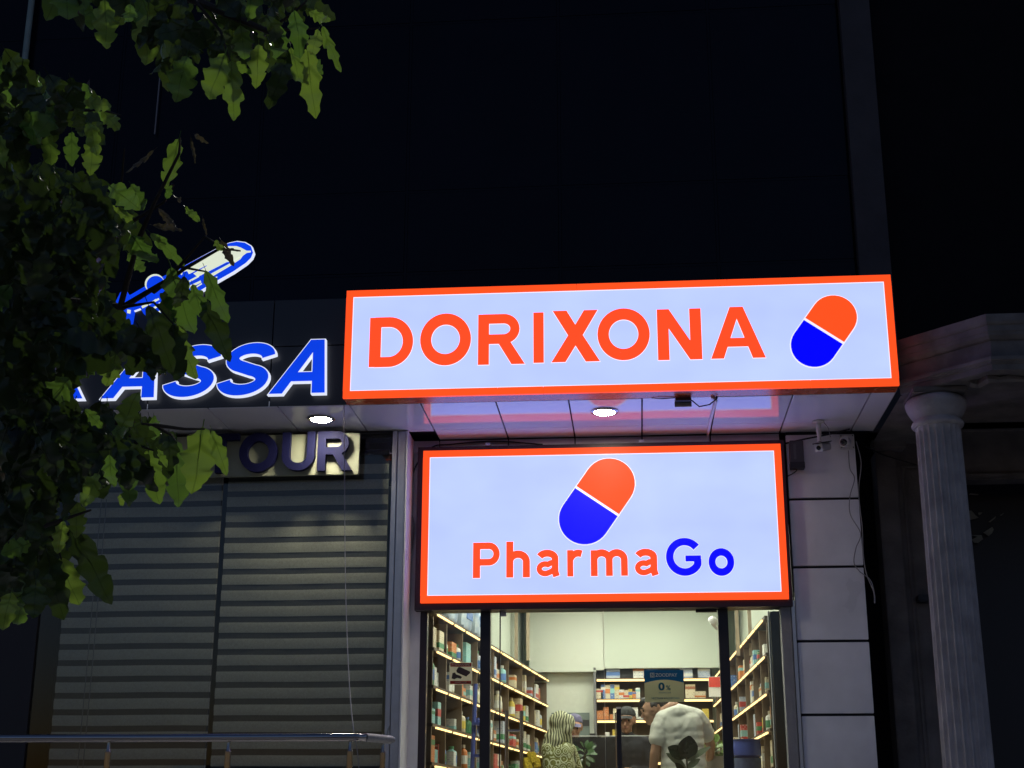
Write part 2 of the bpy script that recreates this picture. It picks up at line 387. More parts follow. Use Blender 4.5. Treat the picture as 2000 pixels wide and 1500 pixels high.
E_white = emit('lit_white_acrylic', (rgb(197,215,255)[0], rgb(197,215,255)[1], 2.0), 1.0, gloss=1, noise=.10)
E_halo = emit('bright_edge', (.92,.90,1.05), 1.0)
E_orange = emit('lit_orange_acrylic', (1.2, .092, .013), 1.0, gloss=1, noise=.06)
E_letter = emit('lit_orange_lettering', (1.15, .080, .018), 1.0, gloss=1)
E_blue = emit('lit_blue_acrylic', (.0, .0, 1.7), 1.0, gloss=1)
E_sign_blue = emit('lit_royal_blue', (.002, .055, .88), 1.0, gloss=1, noise=.15)
E_edge = emit('lit_white_edge', (.75,.8,.95), 1.0)
E_plane_white = emit('lit_cream_acrylic', (.72,.78,.62), 1.0)
E_down = emit('downlight_diffuser', (1.0,.9,.70), 190.0)
E_led = emit('warm_led_strip', (1.0,.66,.27), 2.6)
E_ceiling = emit('ceiling_panel_light', (1.0,.97,.83), 29.0)
M_orange_paint = mat('orange_aluminium', (.55,.11,.03), .25, noise=.1, scale=6)

Z0 = 1.1            # terrace and shop floor
ZS = 4.769          # soffit height

# ================================================================== THE SETTING
struct(MB().grid([[(-200,-200,0),(200,-200,0)],[(-200,200,0),(200,200,0)]]).build('street', M_asphalt))
struct(bx('terrace', -9, 6, -3.1, 9, .02, Z0, M_pave, loc=(0,0,0)))
for i in range(5):
    struct(bx('terrace_step', -1.9, 6, -3.1-.32*(i+1), -3.1-.32*i-.002, .01, Z0-.18*(i+1), M_pave, loc=(0,0,0)))
struct(bx('pavement', -30, 30, -9.5, -4.75, .004, .14, M_pave, loc=(0,0,0)))

# ------------------------------------------------------------------ the shop building
B = thing('shop_building', 'dark glazed building with white canopy soffit above the lit pharmacy and travel office', 'building', (0, .2, Z0))
# upper facade: dark curtain wall of panes between thin mullions
xe = at(1692, 300, .2).x
bx('upper_wall', -9, xe-.02, .24, .6, ZS+.02, 16, M_dark_wall, B)
xs = [-9, -7.6, -6.2, -4.8, -3.4, -2.0, -.6, .8, xe-.16]
zs = [ZS+.04, 6.35, 7.15, 8.9, 10.6, 12.4]
for i in range(len(xs)-1):
    for j in range(len(zs)-1):
        bx('pane', xs[i]+.015, xs[i+1]-.015, .205+random.uniform(-.002,.002), .235, zs[j]+.015, zs[j+1]-.015, M_dark_glazing, B)
for x in xs[1:-1]:
    bx('mullion', x-.012, x+.012, .2065, .238, ZS+.04, 12.4, M_dark_glazing, B)
for z in zs[1:]:
    bx('transom', -9, xe-.18, .2075, .237, z-.012, z+.012, M_dark_glazing, B)
bx('corner_strip', xe-.15, xe+.12, .12, .62, ZS+.02, 16, M_strip, B)
# canopy: body, black fascia panels on the left, soffit panels
bx('canopy_body', -9, 2.0, -.93, .2, ZS+.06, 5.6, M_black_metal, B)
seams = [-5.65,-5.08,-4.5,-3.93,-3.355,-2.79,-2.215,-1.65,-1.055,-.485,.085,.66,1.24,1.83,2.02]
g = .006
for i in range(len(seams)-1):
    a, b = seams[i]+g, seams[i+1]-g
    dz = random.uniform(-.002,.002)
    bx('soffit_panel', a, b, -.985, -.206, ZS+dz, ZS+.05, M_soffit, B, bevel=.002)
    yb = .12 if a > -2.0 else -.16
    bx('soffit_panel', a, b, -.196, yb if a > -2.2 else -.16, ZS+.002+dz, ZS+.05, M_soffit, B, bevel=.002)
bx('soffit_backing', -9, 2.02, -.98, .2, ZS+.052, ZS+.06, M_joint, B)
fx = [-5.6,-4.55,-3.85,-2.86,-2.23]
for i in range(4):
    bx('fascia_panel', fx[i]+.004, fx[i+1]-.004, -.99, -.935, ZS+.006, 5.27, M_black_fascia, B, bevel=.002)
    bx('fascia_panel', fx[i]+.004, fx[i+1]-.004, -.99, -.935, 5.278, 5.67, M_black_fascia, B, bevel=.002)
bx('canopy_side_panel', 2.0, 2.03, -.985, .2, ZS+.02, 5.6, M_paint_grey, B)
# white wall strip above the door sign, joints showing
xsn = [-1.95]+seams[7:13]
for i in range(len(xsn)-1):
    bx('header_panel', xsn[i]+.006, xsn[i+1]-.006, .13, .17, 4.66, ZS-.004, M_white_panel, B)
bx('header_backing', -1.98, 1.3, .172, .22, 4.0, ZS+.05, M_joint, B)
# white return at the left of the door
xl0, xl1 = -1.955, at(822, 1100, .1).x
bx('side_panel', xl0, xl1, .13, .17, Z0, 4.655, M_white_panel, B)
# right pier: white panels with black joints
xr0, xr1 = at(1543, 1000, .08).x, at(1676, 960, .08).x
zj = [ZS-.02] + [at(1610, y, .08).z for y in (974, 1107, 1252, 1396)]
while zj[-1] > Z0+.5: zj.append(zj[-1]-(zj[-2]-zj[-1]))
zj[-1] = Z0
for i in range(len(zj)-1):
    bx('pier_panel', xr0, xr1, .08, .12, zj[i+1]+.011, zj[i]-.011, M_white_panel, B, bevel=.003)
bx('pier_core', xr0+.004, xr1-.004, .105, .6, Z0, ZS+.04, M_joint, B)
bx('pier_trim', xr0-.035, xr0-.008, .06, .16, Z0, 3.35, M_alu, B)
bx('pier_jamb', xr0-.12, xr0-.04, .075, .2, Z0, 3.42, M_paint_grey, B)
bx('recess_wall', xr1-.1, xr1+.5, .82, .86, Z0, 5.4, M_dark_wall, B)

# ------------------------------------------------------------------ travel office front on the left: glass, posts, interior box
T = thing('office_front', 'glazed travel office front with aluminium corner post left of the pharmacy', 'shop front', (-3.4, -.2, Z0))
YG = -.2
xg1 = at(768, 1100, YG).x
bx('glass_pane', -3.425, xg1-.03, YG-.006, YG, Z0+.05, ZS-.03, M_glass_dark, T)
bx('glass_pane', -4.9, -3.435, YG-.006, YG, Z0+.05, ZS-.03, M_glass_dark, T)
bx('corner_post', xg1-.028, xg1+.012, YG-.03, YG+.04, Z0, ZS-.006, M_alu, T, bevel=.004)
bx('corner_post', xg1+.016, xg1+.085, YG-.022, YG+.05, Z0, ZS-.006, M_alu, T, bevel=.006)
bx('corner_post', xg1+.089, xg1+.101, YG-.03, YG+.33, Z0, ZS-.006, M_white_panel, T)
bx('head_rail', -4.95, xg1-.032, YG-.03, YG+.03, ZS-.028, ZS-.006, M_black_metal, T)
bx('frame_left', -5.6, -4.905, YG-.03, .2, Z0, ZS-.008, M_black_metal, T)
bx('back_wall', -5.6, xg1+.08, .5, .56, Z0, ZS-.01, M_dark_wall, T)

M_slat = mat('beige_blind_fabric', (.62,.60,.50), .9, noise=.2, scale=60)
M_sheer = mat('dark_sheer_fabric', (.12,.12,.115), .95, noise=.2, scale=50)
def blind(label, x0, x1, zt, ph):
    t = thing('roller_blind', label, 'window blind', ((x0+x1)/2, -.06, Z0), 'striped blinds behind the office glass')
    bx('sheer_backing', x0, x1, -.055, -.052, Z0+.05, zt, M_sheer, t)
    z = zt-ph; per = .1325
    while z > Z0+.12:
        n = 14; P = []
        for dzv, yy in ((0,-.062),(-.03,-.068),(-.084,-.060)):
            P.append([(x0+(x1-x0)*k/n, yy+.003*math.sin(k*1.3+z*9), z+dzv+.0014*math.sin(k*.55+x0*3+z*1.7)) for k in range(n+1)])
        MB().grid(P).build('slat', M_slat, t, smooth=True)
        z -= per
    MB().tube([(x0,-.075,zt+.02),(x1,-.075,zt+.02)], .025, 10).build('roller', M_black_metal, t, smooth=True)
    return t
xb = at(426, 1185, -.06).x
blind('wide striped blind left of the gap, behind the leaves', at(122, 1200, -.06).x, xb-.02, 4.60, .02)
blind('striped blind right of the gap, under the blue TOUR letters', xb+.02, at(752, 1200, -.06).x, 4.60, .075)
for px in (196, 206):
    p = at(px, 1000, -.1)
    tag(MB().tube([(p.x, -.1, 4.25), (p.x+.004, -.1, 2.9), (p.x-.003, -.1, Z0+.4)], .004, 6).build('blind_cord', M_wire_grey, None, (p.x, -.1, Z0+.4)),
        'thin pull cord hanging in front of the left striped blind', 'cord', 'pull cords of the left blind')

# TOUR plate under the soffit
TP = thing('tour_sign', 'pale yellow sign board with thick dark blue TOUR letters under the soffit', 'sign', (at(480, 885, -.33).x, -.33, 4.3))
a, b = at(250, 850, -.33), at(700, 926, -.33); ztp, zbp = at(690, 846, -.33).z, b.z
M_plate = mat('cream_board', (.30,.32,.225), .5, noise=.06, scale=5)
M_navy = mat('navy_lettering', (.006,.007,.045), .6, noise=.15, scale=20, spec=.15)
bx('board', a.x, b.x, -.33, -.295, zbp, min(ztp, ZS-.012), M_plate, TP, bevel=.002)
for ch, p0, p1 in (('T',392,462),('O',464,538),('U',548,612),('R',618,686)):
    q0, q1 = at(p0, 925, -.40), at(p1, 925, -.40)
    bold_letter(ch, q0.x, q1.x, zbp+.02+.006*(ch in 'U'), zbp+.02+.335, -.395, -.345, M_navy, TP)
for px in (440, 650):
    q = at(px, 880, -.3); bx('bracket', q.x-.02, q.x+.02, -.293, -.204, q.z-.02, q.z+.02, M_black_metal, TP)

# KASSA letters on the black fascia
YK = -1.06
K = thing('kassa_sign', 'lit royal blue slanted KASSA letters with white edges on the black fascia', 'sign', (at(400, 780, YK).x, YK, at(400,780,YK).z))
for ch, p0, p1, yt, yb in (('K',58,190,684,782),('A',194,303,678,780),('S',314,429,672,778),('S',420,536,668,775),('A',522,637,662,771)):
    q0, q1 = at(p0, yb, YK), at(p1, yt, YK); q2 = at(p1, yb, YK)
    z0 = (q0.z+q2.z)/2; z1 = at((p0+p1)/2, yt, YK).z; bs = .055
    i = .012
    L = bold_letter(ch, q0.x+i, q2.x-i, z0+i, z1-i, YK-.006, YK-.001, E_sign_blue, K, shear=.28 if ch != 'A' else .34)
    bold_letter(ch, q0.x+i, q2.x-i, z0+i, z1-i, YK, YK+.05, E_edge, L, e=.008, shear=.28 if ch != 'A' else .34, name='white_edge')

# aeroplane emblem on a bracket above the fascia
YP = -1.02
AP = thing('aeroplane_sign', 'lit blue and white aeroplane emblem rising above the fascia behind the leaves', 'sign', (at(370,560,YP).x, YP, 5.3))
def px_poly(pts, Y): return [(at(x,y,Y).x, at(x,y,Y).z) for x,y in pts]
body = [(494,493),(490,481),(478,474),(462,472),(447,475),(430,482),(362,518),(300,549),(258,574),(238,583),(222,598),(226,612),(246,612),(300,592),(335,588),(372,578),(416,552),(455,530),(480,513),(490,503)]
bd = MB().prism(px_poly(body, YP), YP, YP+.06).build('body', E_sign_blue, AP)
def strip(pts, name, m_, lift, parent=bd): return MB().prism(px_poly(pts, YP), YP-lift, YP-lift+.003).build(name, m_, parent)
edge = []
for (x,y) in body:
    cx_, cy_ = 365, 543; edge.append((cx_+(x-cx_)*1.010, cy_+(y-cy_)*1.026))
MB().prism(px_poly(edge, YP), YP+.004, YP+.058).build('white_edge', E_edge, AP)
strip([(424,489),(436,484),(447,481),(462,481),(471,484),(482,490),(490,490),(490,493),(482,494),(470,503),(455,511),(443,512),(410,529),(386,541),(376,533),(358,540),(346,530),(368,517)], 'cabin', E_plane_white, .004)
strip([(362,540),(404,519),(404,520),(363,543)], 'window_line', E_sign_blue, .008)
strip([(358,532),(366,530),(372,541),(352,548)], 'door_mark', E_sign_blue, .008)
strip([(412,535),(447,516),(466,503),(474,500),(470,506),(449,520),(415,540)], 'stripe', E_plane_white, .004)
for (x0,y0,x1,y1,t_) in ((362,552,388,538,3),(369,559,392,548,4),(381,561,394,553,2),(358,566,370,560,3),(361,572,374,566,3),(277,598,305,584,5),(291,603,314,591,3),(300,605,321,594,3),(308,612,320,606,4),(415,545,424,540,1.5)):
    strip([(x0,y0),(x1,y1),(x1+1,y1+t_),(x0+1,y0+t_)], 'stripe', E_plane_white, .004)
wing = [(268,592),(300,585),(322,600),(330,640),(306,632),(280,612)]
MB().prism(px_poly(wing, YP-.02), YP-.02, YP+.03).build('wing', E_sign_blue, AP)
for k in range(4):
    x0, y0 = 276+k*12, 598+k*7
    MB().prism(px_poly([(x0,y0),(x0+34,y0-16),(x0+35,y0-13),(x0+2,y0+4)], YP-.025), YP-.025, YP-.021).build('stripe', E_plane_white, AP)
for (x,y,r) in ((303,555,20),(372,590,12)):
    c = at(x,y,YP-.05); rr = r/F_PX*10.6
    e_ = MB().lathe([(rr*.9,0),(rr,.02),(rr,.09)], (c.x, YP-.06, c.z), 20, axis=Vector((0,1,0))).build('engine', E_sign_blue, AP, smooth=True)
    MB().lathe([(rr*1.04,0),(rr*1.04,.012)], (c.x-.01, YP-.045, c.z+.012), 20, axis=Vector((0,1,0))).build('engine_ring', E_plane_white, e_)
tail = [(222,600),(236,572),(246,566),(254,580),(262,606),(256,640),(246,640),(240,614)]
MB().prism(px_poly(tail, YP), YP-.012, YP+.03).build('tail_fin', E_sign_blue, AP)
strip([(246,552),(254,553),(252,561),(244,560)], 'stripe', E_plane_white, .02, AP); strip([(250,606),(257,607),(256,614),(250,613)], 'stripe', E_plane_white, .02, AP)
for px in (300, 400):
    q = at(px, 575, -.95); MB().tube([(q.x, YP+.062, q.z), (q.x, -.96, q.z), (q.x, -.96, 5.55)], .014, 8).build('bracket', M_black_metal, AP)

# ------------------------------------------------------------------ downlights set in the soffit
for lab, p in (('round downlight in the soffit above the TOUR letters', (627,817)), ('round downlight in the soffit above the pharmacy door sign', (1181,803))):
    c = atz(p[0], p[1], ZS)
    t = thing('downlight', lab, 'lamp', (c.x, c.y, ZS-.02), 'downlights in the canopy soffit')
    MB().lathe([(.084,-.008),(.092,-.012),(.106,-.008),(.112,-.003),(.112,0.0)], (c.x, c.y, ZS-.004), 36).build('rim', M_steel, t, smooth=True)
    MB().lathe([(.0815,-.0105),(.083,-.009)], (c.x, c.y, ZS-.004), 32).build('diffuser', E_down, t)

# ------------------------------------------------------------------ the big DORIXONA light box
YD = -1.187
dx0, dx1, dz0, dz1 = -2.2286, 2.0119, 1.6+3.1694, 1.6+4.059
D = thing('dorixona_lightbox', 'long orange-framed light box reading DORIXONA with a capsule, mounted on the canopy edge', 'sign', (0, YD, dz0))
bw = .056
def frame_box(t, x0, x1, z0, z1, yf, yb, bw, cuts_top, cuts_bot, face, border, side):
    bx('light_panel', x0+bw, x1-bw, yf+.004, yf+.02, z0+bw, z1-bw, face, t)
    hw = .006
    for (a,b,c,d) in ((x0+bw, x1-bw, z1-bw-hw, z1-bw),(x0+bw, x1-bw, z0+bw, z0+bw+hw),(x0+bw, x0+bw+hw, z0+bw+hw, z1-bw-hw),(x1-bw-hw, x1-bw, z0+bw+hw, z1-bw-hw)):
        bx('bright_edge', a, b, yf+.001, yf+.004, c, d, E_halo, t)
    for cuts, za, zb in ((cuts_top, z1-bw, z1), (cuts_bot, z0, z0+bw)):
        xs_ = [x0]+cuts+[x1]
        for i in range(len(xs_)-1):
            bx('border_strip', xs_[i]+.0015, xs_[i+1]-.0015, yf, yf+.03, za, zb, border, t)
    bx('border_strip', x0, x0+bw, yf, yf+.03, z0+bw+.001, z1-bw-.001, border, t)
    bx('border_strip', x1-bw, x1, yf, yf+.03, z0+bw+.001, z1-bw-.001, border, t)
    bx('casing', x0+.001, x1-.001, yf+.031, yb, z0+.001, z1-.001, side, t)
M_dark_frame = mat('dark_plum_frame', (.03,.02,.03), .4, noise=.2, scale=10)
frame_box(D, dx0, dx1, dz0, dz1, YD, -.992, bw, [at(840,562,YD).x, at(1126,555,YD).x, at(1420,548,YD).x], [at(972,768,YD).x, at(1061,766,YD).x, at(1583,745,YD).x], E_white, E_orange, M_orange_paint)
zl0, zl1 = None, None
for ch, p0, p1, yt, yb in (('D',721,807,620,717),('O',821,920,613,714),('R',934,1025,614,712),('I',1042,1062,611,709),('X',1077,1171,607,707),('O',1167,1269,603,704),('N',1284,1370,604,703),('A',1387,1493,600,700)):
    mid = (p0+p1)/2
    z0, z1 = at(mid, yb, YD).z, at(mid, yt, YD).z
    x0, x1 = at(p0, (yt+yb)/2, YD).x, at(p1, (yt+yb)/2, YD).x
    if ch == 'D': x0 += .004; 
    L = bold_letter(ch, x0, x1, z0, z1, YD-.010, YD-.004, E_letter, D)
    bold_letter(ch, x0, x1, z0, z1, YD-.0028, YD+.002, E_halo, L, e=.0036, name='bright_edge')
def capsule(t, pc, Y, length, width, ang):
    """two-colour capsule of raised acrylic: pc centre, ang from vertical"""
    c = at(pc[0], pc[1], Y); r = width/2; h = length/2-r
    ca, sa = math.cos(ang), math.sin(ang)
    def loc(u, v): return (c.x + u*ca + v*sa, c.z - u*sa + v*ca)
    def half(sg, gap, rr, hh):
        pts = [(-rr, gap), (-rr, hh)] + [(rr*math.cos(math.pi - math.pi*k/18), hh+rr*math.sin(math.pi*k/18)) for k in range(1,18)] + [(rr, hh), (rr, gap)]
        return [loc(u, v*sg) for u, v in pts]
    full = [(-1, 0)]
    e = .008
    pts = [loc((r+e)*math.cos(math.pi*k/18), h+(r+e)*math.sin(math.pi*k/18)) for k in range(19)] + [loc((r+e)*math.cos(math.pi+math.pi*k/18), -h+(r+e)*math.sin(math.pi+math.pi*k/18)) for k in range(19)]
    MB().prism(pts, Y-.003, Y+.002).build('bright_edge', E_halo, t)
    MB().prism(half(1, .011, r, h), Y-.012, Y-.004).build('capsule_half', E_orange, t)
    MB().prism(half(-1, .011, r, h), Y-.012, Y-.004).build('capsule_half', E_blue, t)
capsule(D, (1609, 647), YD, .625, .345, R(36))
# power supply hanging beneath it
PS = thing('power_supply', 'small black power supply box with loose leads under the DORIXONA light box', 'power supply', (.39, -.96, ZS-.1))
q0, q1 = at(1318, 765, -.98), at(1350, 785, -.98)
bx('box', q0.x, q1.x, -1.03, -.96, q1.z, ZS-.008, M_black_metal, PS, bevel=.004)
bx('plate', q0.x-.004, q1.x+.004, -.955, -.95, q1.z-.03, ZS-.008, M_wire_grey, PS)
MB().tube([(q0.x,-1.0,q1.z+.04),(q0.x-.1,-1.0,q1.z+.05),(q0.x-.18,-1.0,q1.z+.03),(q0.x-.1,-1.0,q1.z+.025),(q0.x,-1.0,q1.z+.03)], .004, 6).build('lead', M_wire, PS)
MB().tube([(q1.x,-1.0,q1.z+.01),(q1.x+.06,-1.0,q1.z-.045),(q1.x+.14,-1.0,q1.z-.03),(q1.x+.2,-1.0,q1.z+.02),(q1.x+.19,-1.0,q1.z+.08)], .005, 6).build('lead', M_wire, PS)
ck = atz(1393, 790, ZS)
tag(MB().tube([(ck.x-.02,-1.0,ZS-.006),(ck.x+.015,-.93,ZS-.014),(ck.x,-.4,ZS-.012),(ck.x-.005,.1,ZS-.012),(ck.x-.005,.12,4.64)], .011, 6).build('white_conduit', mat('white_pvc',(.7,.7,.7),.4), None, (ck.x,-1,ZS-.02)), 'white cable duct running along a soffit joint to the door sign', 'cable duct')

# ------------------------------------------------------------------ the PharmaGo light box over the door
px0, px1, pz0, pz1 = -1.7693, 1.2304, 1.6+1.7546, 1.6+3.0454
PG = thing('pharmago_lightbox', 'orange-framed light box reading PharmaGo under a capsule, above the shop door', 'sign', (-.27, 0, pz0))
frame_box(PG, px0, px1, pz0, pz1, 0.0, .10, .058, [], [], E_white, E_orange, M_dark_frame)
bx('mounting_frame', px0-.05, px1+.03, .03, .128, pz0-.055, pz1+.04, M_dark_frame, PG)
for ch, p0, p1, yt, yb in (('P',924,976,1060,1129),('h',989,1035,1058,1128),('a',1048,1093,1074,1128),('r',1108,1138,1074,1126),('m',1154,1226,1073,1125),('a',1240,1286,1072,1126)):
    mid = (p0+p1)/2
    L = bold_letter(ch, at(p0,1100,0).x, at(p1,1100,0).x, at(mid,yb,0).z, at(mid,yt,0).z, -.010, -.004, E_letter, PG)
    bold_letter(ch, at(p0,1100,0).x, at(p1,1100,0).x, at(mid,yb,0).z, at(mid,yt,0).z, -.0028, .002, E_halo, L, e=.0036, name='bright_edge')
for ch, p0, p1, yt, yb in (('G',1301,1370,1051,1125),('o',1384,1434,1071,1125)):
    mid = (p0+p1)/2
    L = bold_letter(ch, at(p0,1100,0).x, at(p1,1100,0).x, at(mid,yb,0).z, at(mid,yt,0).z, -.010, -.004, E_blue, PG)
    bold_letter(ch, at(p0,1100,0).x, at(p1,1100,0).x, at(mid,yb,0).z, at(mid,yt,0).z, -.0028, .002, E_halo, L, e=.0036, name='bright_edge')
capsule(PG, (1166, 979), 0, .79, .425, R(35))
for px in (953, 1253):
    q = at(px, 872, .05); bx('sign_hook', q.x-.02, q.x+.02, .02, .1, pz1+.041, pz1+.065, M_alu, PG)

# cables round the sign
def cable(name, label, pts, r=.005, m_=None, cat='cable', grp=None):
    P = [Vector(p) for p in pts]; Q = []
    for i in range(len(P)-1):           # smooth through the points
        p0, p1, p2, p3 = P[max(i-1,0)], P[i], P[i+1], P[min(i+2,len(P)-1)]
        for k in range(6):
            t = k/6; Q.append(.5*((2*p1)+(p2-p0)*t+(2*p0-5*p1+4*p2-p3)*t*t+(3*p1-p0-3*p2+p3)*t*t*t))
    Q.append(P[-1])
    return tag(MB().tube(Q, r, 6).build(name, m_ or M_wire, None, tuple(P[-1]), smooth=True), label, cat, grp)
cable('cable', 'black cable drooping from the soffit corner down the left side of the door sign', [at(1060,868,.11), at(960,862,.1), at(880,868,.1), at(845,873,.1), at(815,905,.11), at(800,945,.12), at(791,968,.12)], .006)
cable('cable', 'black cable sagging between the two soffit joints above the door sign', [at(880,868,.09), at(985,862,.08), at(1075,870,.06), at(1200,868,.09), at(1388,868,.09)], .004)
cable('cable', 'black cable stretched along the top of the right pier behind the cameras', [at(1525,868,.06), at(1570,858,.04), at(1620,848,.02), at(1660,838,.0)], .007)
cable('cable', 'thin grey cable looping down the edge of the right pier', [at(1657,880,.06), at(1660,915,.05), at(1669,935,.05), at(1660,970,.05), at(1661,1005,.05), at(1681,1042,.05), at(1672,1070,.05), at(1668,1098,.05), at(1678,1115,.05), at(1700,1133,.05), at(1708,1160,.05), at(1709,1178,.05)], .004, M_wire_grey)
cable('cable', 'long thin grey cable hanging beside the dark gap right of the pier', [at(1672,862,.06), at(1682,905,.05), at(1677,960,.05), at(1684,1030,.05), at(1686,1080,.05), at(1692,1120,.05), at(1706,1155,.05), at(1708,1178,.05)], .004, M_wire_grey)
cable('cable', 'thin black cable sagging from the pier to the old stone wall', [at(1690,872,.3), at(1730,890,.5), at(1790,908,.55)], .006)
cable('bent_pipe', 'bent grey pipe coming out of the wall left of the door sign', [at(789,992,.16), at(797,1000,.1), at(805,1015,.09), at(806,1040,.09), at(801,1080,.1), at(797,1110,.12)], .014, M_wire_grey, 'pipe')
hole = at(797, 985, .12)
tag(MB().lathe([(.035,0),(.045,.012),(.03,.03)], hole+Vector((0,.02,0)), 12, axis=Vector((0,-1,0))).build('foam_plug', M_stone_dark, None, tuple(hole)), 'dark lump of mounting foam above the bent pipe', 'foam')
cable('hanging_wire', 'thin wire hanging from the soffit corner down to the steel railing', [at(672,787,-.98), at(673,950,-1.35), at(675,1150,-1.8), at(682,1330,-2.3), at(691,1430,-2.6), at(697,1460,-2.62), at(702,1510,-2.62)], .0032, M_wire_grey, 'wire')

# ------------------------------------------------------------------ cameras and box on the right pier
M_white_plastic = mat('white_camera_plastic', (.62,.62,.6), .35, noise=.05, scale=30)
M_lens = mat('black_lens_glass', (.01,.01,.012), .05, spec=.8)
cb = atz(1598, 822, ZS)
CB = thing('bullet_camera', 'white bullet security camera on a drop bracket beneath the soffit', 'camera', (cb.x, cb.y, ZS-.25))
MB().lathe([(.05,0),(.05,-.012),(.02,-.02),(.02,-.09),(.014,-.15),(.02,-.17)], (cb.x, cb.y, ZS-.004), 16).build('bracket', mat('cream_plastic',(.6,.58,.48),.4), CB, smooth=True)
pb = at(1608, 873, cb.y); ax = Vector((-.45,-.85,-.28)).normalized(); side = ax.cross(Vector((0,0,1))).normalized(); upc = side.cross(ax)
MB().obox(pb, ax, side, upc, .105, .032, .032).build('housing', M_white_plastic, CB, bevel=.008)
MB().obox(pb+ax*.01+upc*.037, ax, side, upc, .125, .038, .004).build('sunshield', M_black_metal, CB)
face = MB().obox(pb+ax*.108, ax, side, upc, .003, .03, .03).build('face', M_white_plastic, CB)
MB().lathe([(.017,0),(.019,.004),(.012,.006)], pb+ax*.111, 16, axis=ax).build('lens', M_lens, CB, smooth=True)
cable('cable', 'short thin white lead curling from the soffit to the bullet camera', [(cb.x+.04,cb.y,ZS-.01),(cb.x+.075,cb.y,ZS-.06),(cb.x+.09,cb.y,ZS-.14)], .003, M_wire_grey)
pd = at(1655, 862, .06)
CD = thing('dome_camera', 'small white turret security camera on a square plate at the top of the pier', 'camera', tuple(pd))
bx('plate', pd.x-.062, pd.x+.055, .055, .079, pd.z-.065, pd.z+.06, M_white_plastic, CD, bevel=.004)
for sx_ in (-1,1):
    for sz_ in (-1,1): MB().lathe([(.005,0),(.005,.003)], (pd.x-.003+sx_*.048, .055, pd.z-.003+sz_*.05), 8, axis=Vector((0,-1,0))).build('screw', M_wire, CD)
axd = Vector((-.45,-.8,-.35)).normalized(); cdp = Vector((pd.x-.03, -.005, pd.z-.02))
MB().lathe([(.03,-.05),(.044,-.03),(.048,0),(.044,.022),(.034,.032)], cdp, 20, axis=axd).build('turret', M_white_plastic, CD, smooth=True)
MB().lathe([(.031,.0325),(.026,.036),(.012,.038)], cdp, 18, axis=axd).build('lens', M_lens, CD, smooth=True)
q0, q1 = at(1541, 862, .03), at(1571, 914, .03)
CBX = thing('control_box', 'dark grey metal control box screwed to the pier beside the door sign', 'control box', ((q0.x+q1.x)/2, .03, q1.z))
MB().box(q0.x, q1.x, .0, .078, q1.z, q0.z).build('case', mat('grey_box_paint',(.06,.057,.062),.45,noise=.15,scale=12), CBX, bevel=.004)
bx('base_strip', q0.x-.002, q1.x+.002, -.006, .078, q1.z-.004, q1.z+.045, M_black_metal, CBX)
bx('label_plate', q0.x+.03, q0.x+.05, -.002, -.0005, q1.z+.07, q0.z-.03, mat('worn_label',(.1,.1,.1),.6), CBX)
cable('cable', 'short black lead curling below the control box', [at(1545,914,.05), at(1556,918,.03), at(1548,925,.02), at(1538,930,.03)], .005)

# ------------------------------------------------------------------ the entrance: frame, doors, stickers
YDo = .14
zt = at(1180, 1184, YDo).z
DF = thing('shop_entrance', 'black framed glass entrance with two side lights beneath the PharmaGo sign', 'entrance', (-.27, YDo, Z0))
def fx_(x, y=1340): return at(x, y, YDo).x
xL, xm0, xm1, xm2, xm3, xR = fx_(832), fx_(937.5), fx_(957), fx_(1408), fx_(1427.5), fx_(1548)
bx('head', px0-.045, px1+.028, YDo-.01, YDo+.09, zt, pz0-.056, M_black_metal, DF)
bx('jamb', xL-.07, xL+.0, YDo, YDo+.08, Z0, zt-.001, M_dark_frame, DF)
bx('mullion', xm0, xm1, YDo-.005, YDo+.08, Z0, zt-.001, M_black_metal, DF)
bx('mullion', xm2, xm3, YDo-.005, YDo+.08, Z0, zt-.001, M_black_metal, DF)
bx('jamb', xR-.05, xR+.03, YDo, YDo+.08, Z0, zt-.001, M_dark_frame, DF)
bx('side_light', xL+.001, xm0-.001, YDo+.03, YDo+.038, Z0+.02, zt-.004, M_glass, DF)
bx('side_light', xm3+.001, xR-.051, YDo+.03, YDo+.038, Z0+.02, zt-.004, M_glass, DF)
xd = fx_(1181); xh = fx_(976)
GD1 = thing('glass_door', 'left frameless glass door leaf with a tall H-shaped steel pull', 'door', ((xh+xd)/2, YDo, Z0), 'glass doors of the pharmacy')
GD2 = thing('glass_door', 'right frameless glass door leaf carrying the blue ZOODPAY sticker', 'door', ((xd+xm2)/2, YDo, Z0), 'glass doors of the pharmacy')
bx('pane', xh+.004, xd-.004, YDo+.03, YDo+.04, Z0+.01, zt-.012, M_glass, GD1)
bx('pane', xd+.004, xm2-.006, YDo+.03, YDo+.04, Z0+.01, zt-.012, M_glass, GD2)
bx('fixed_pane', xm1+.001, xh-.006, YDo+.03, YDo+.04, Z0+.01, zt-.004, M_glass, DF)
bx('edge_strip', xh-.006, xh+.003, YDo+.025, YDo+.045, Z0+.01, zt-.004, M_black_metal, DF)
bx('edge_seal', xd-.004, xd-.001, YDo+.028, YDo+.042, Z0+.01, zt-.012, mat('pale_seal',(.45,.46,.36),.4), GD1)
bx('patch_fitting', xh+.004, xh+.05, YDo+.02, YDo+.05, zt-.07, zt-.004, M_alu, GD1)
q0 = at(1359, 1186, YDo); bx('patch_fitting', q0.x, xm2-.006, YDo+.012, YDo+.056, zt-.053, zt-.004, M_black_metal, GD2)
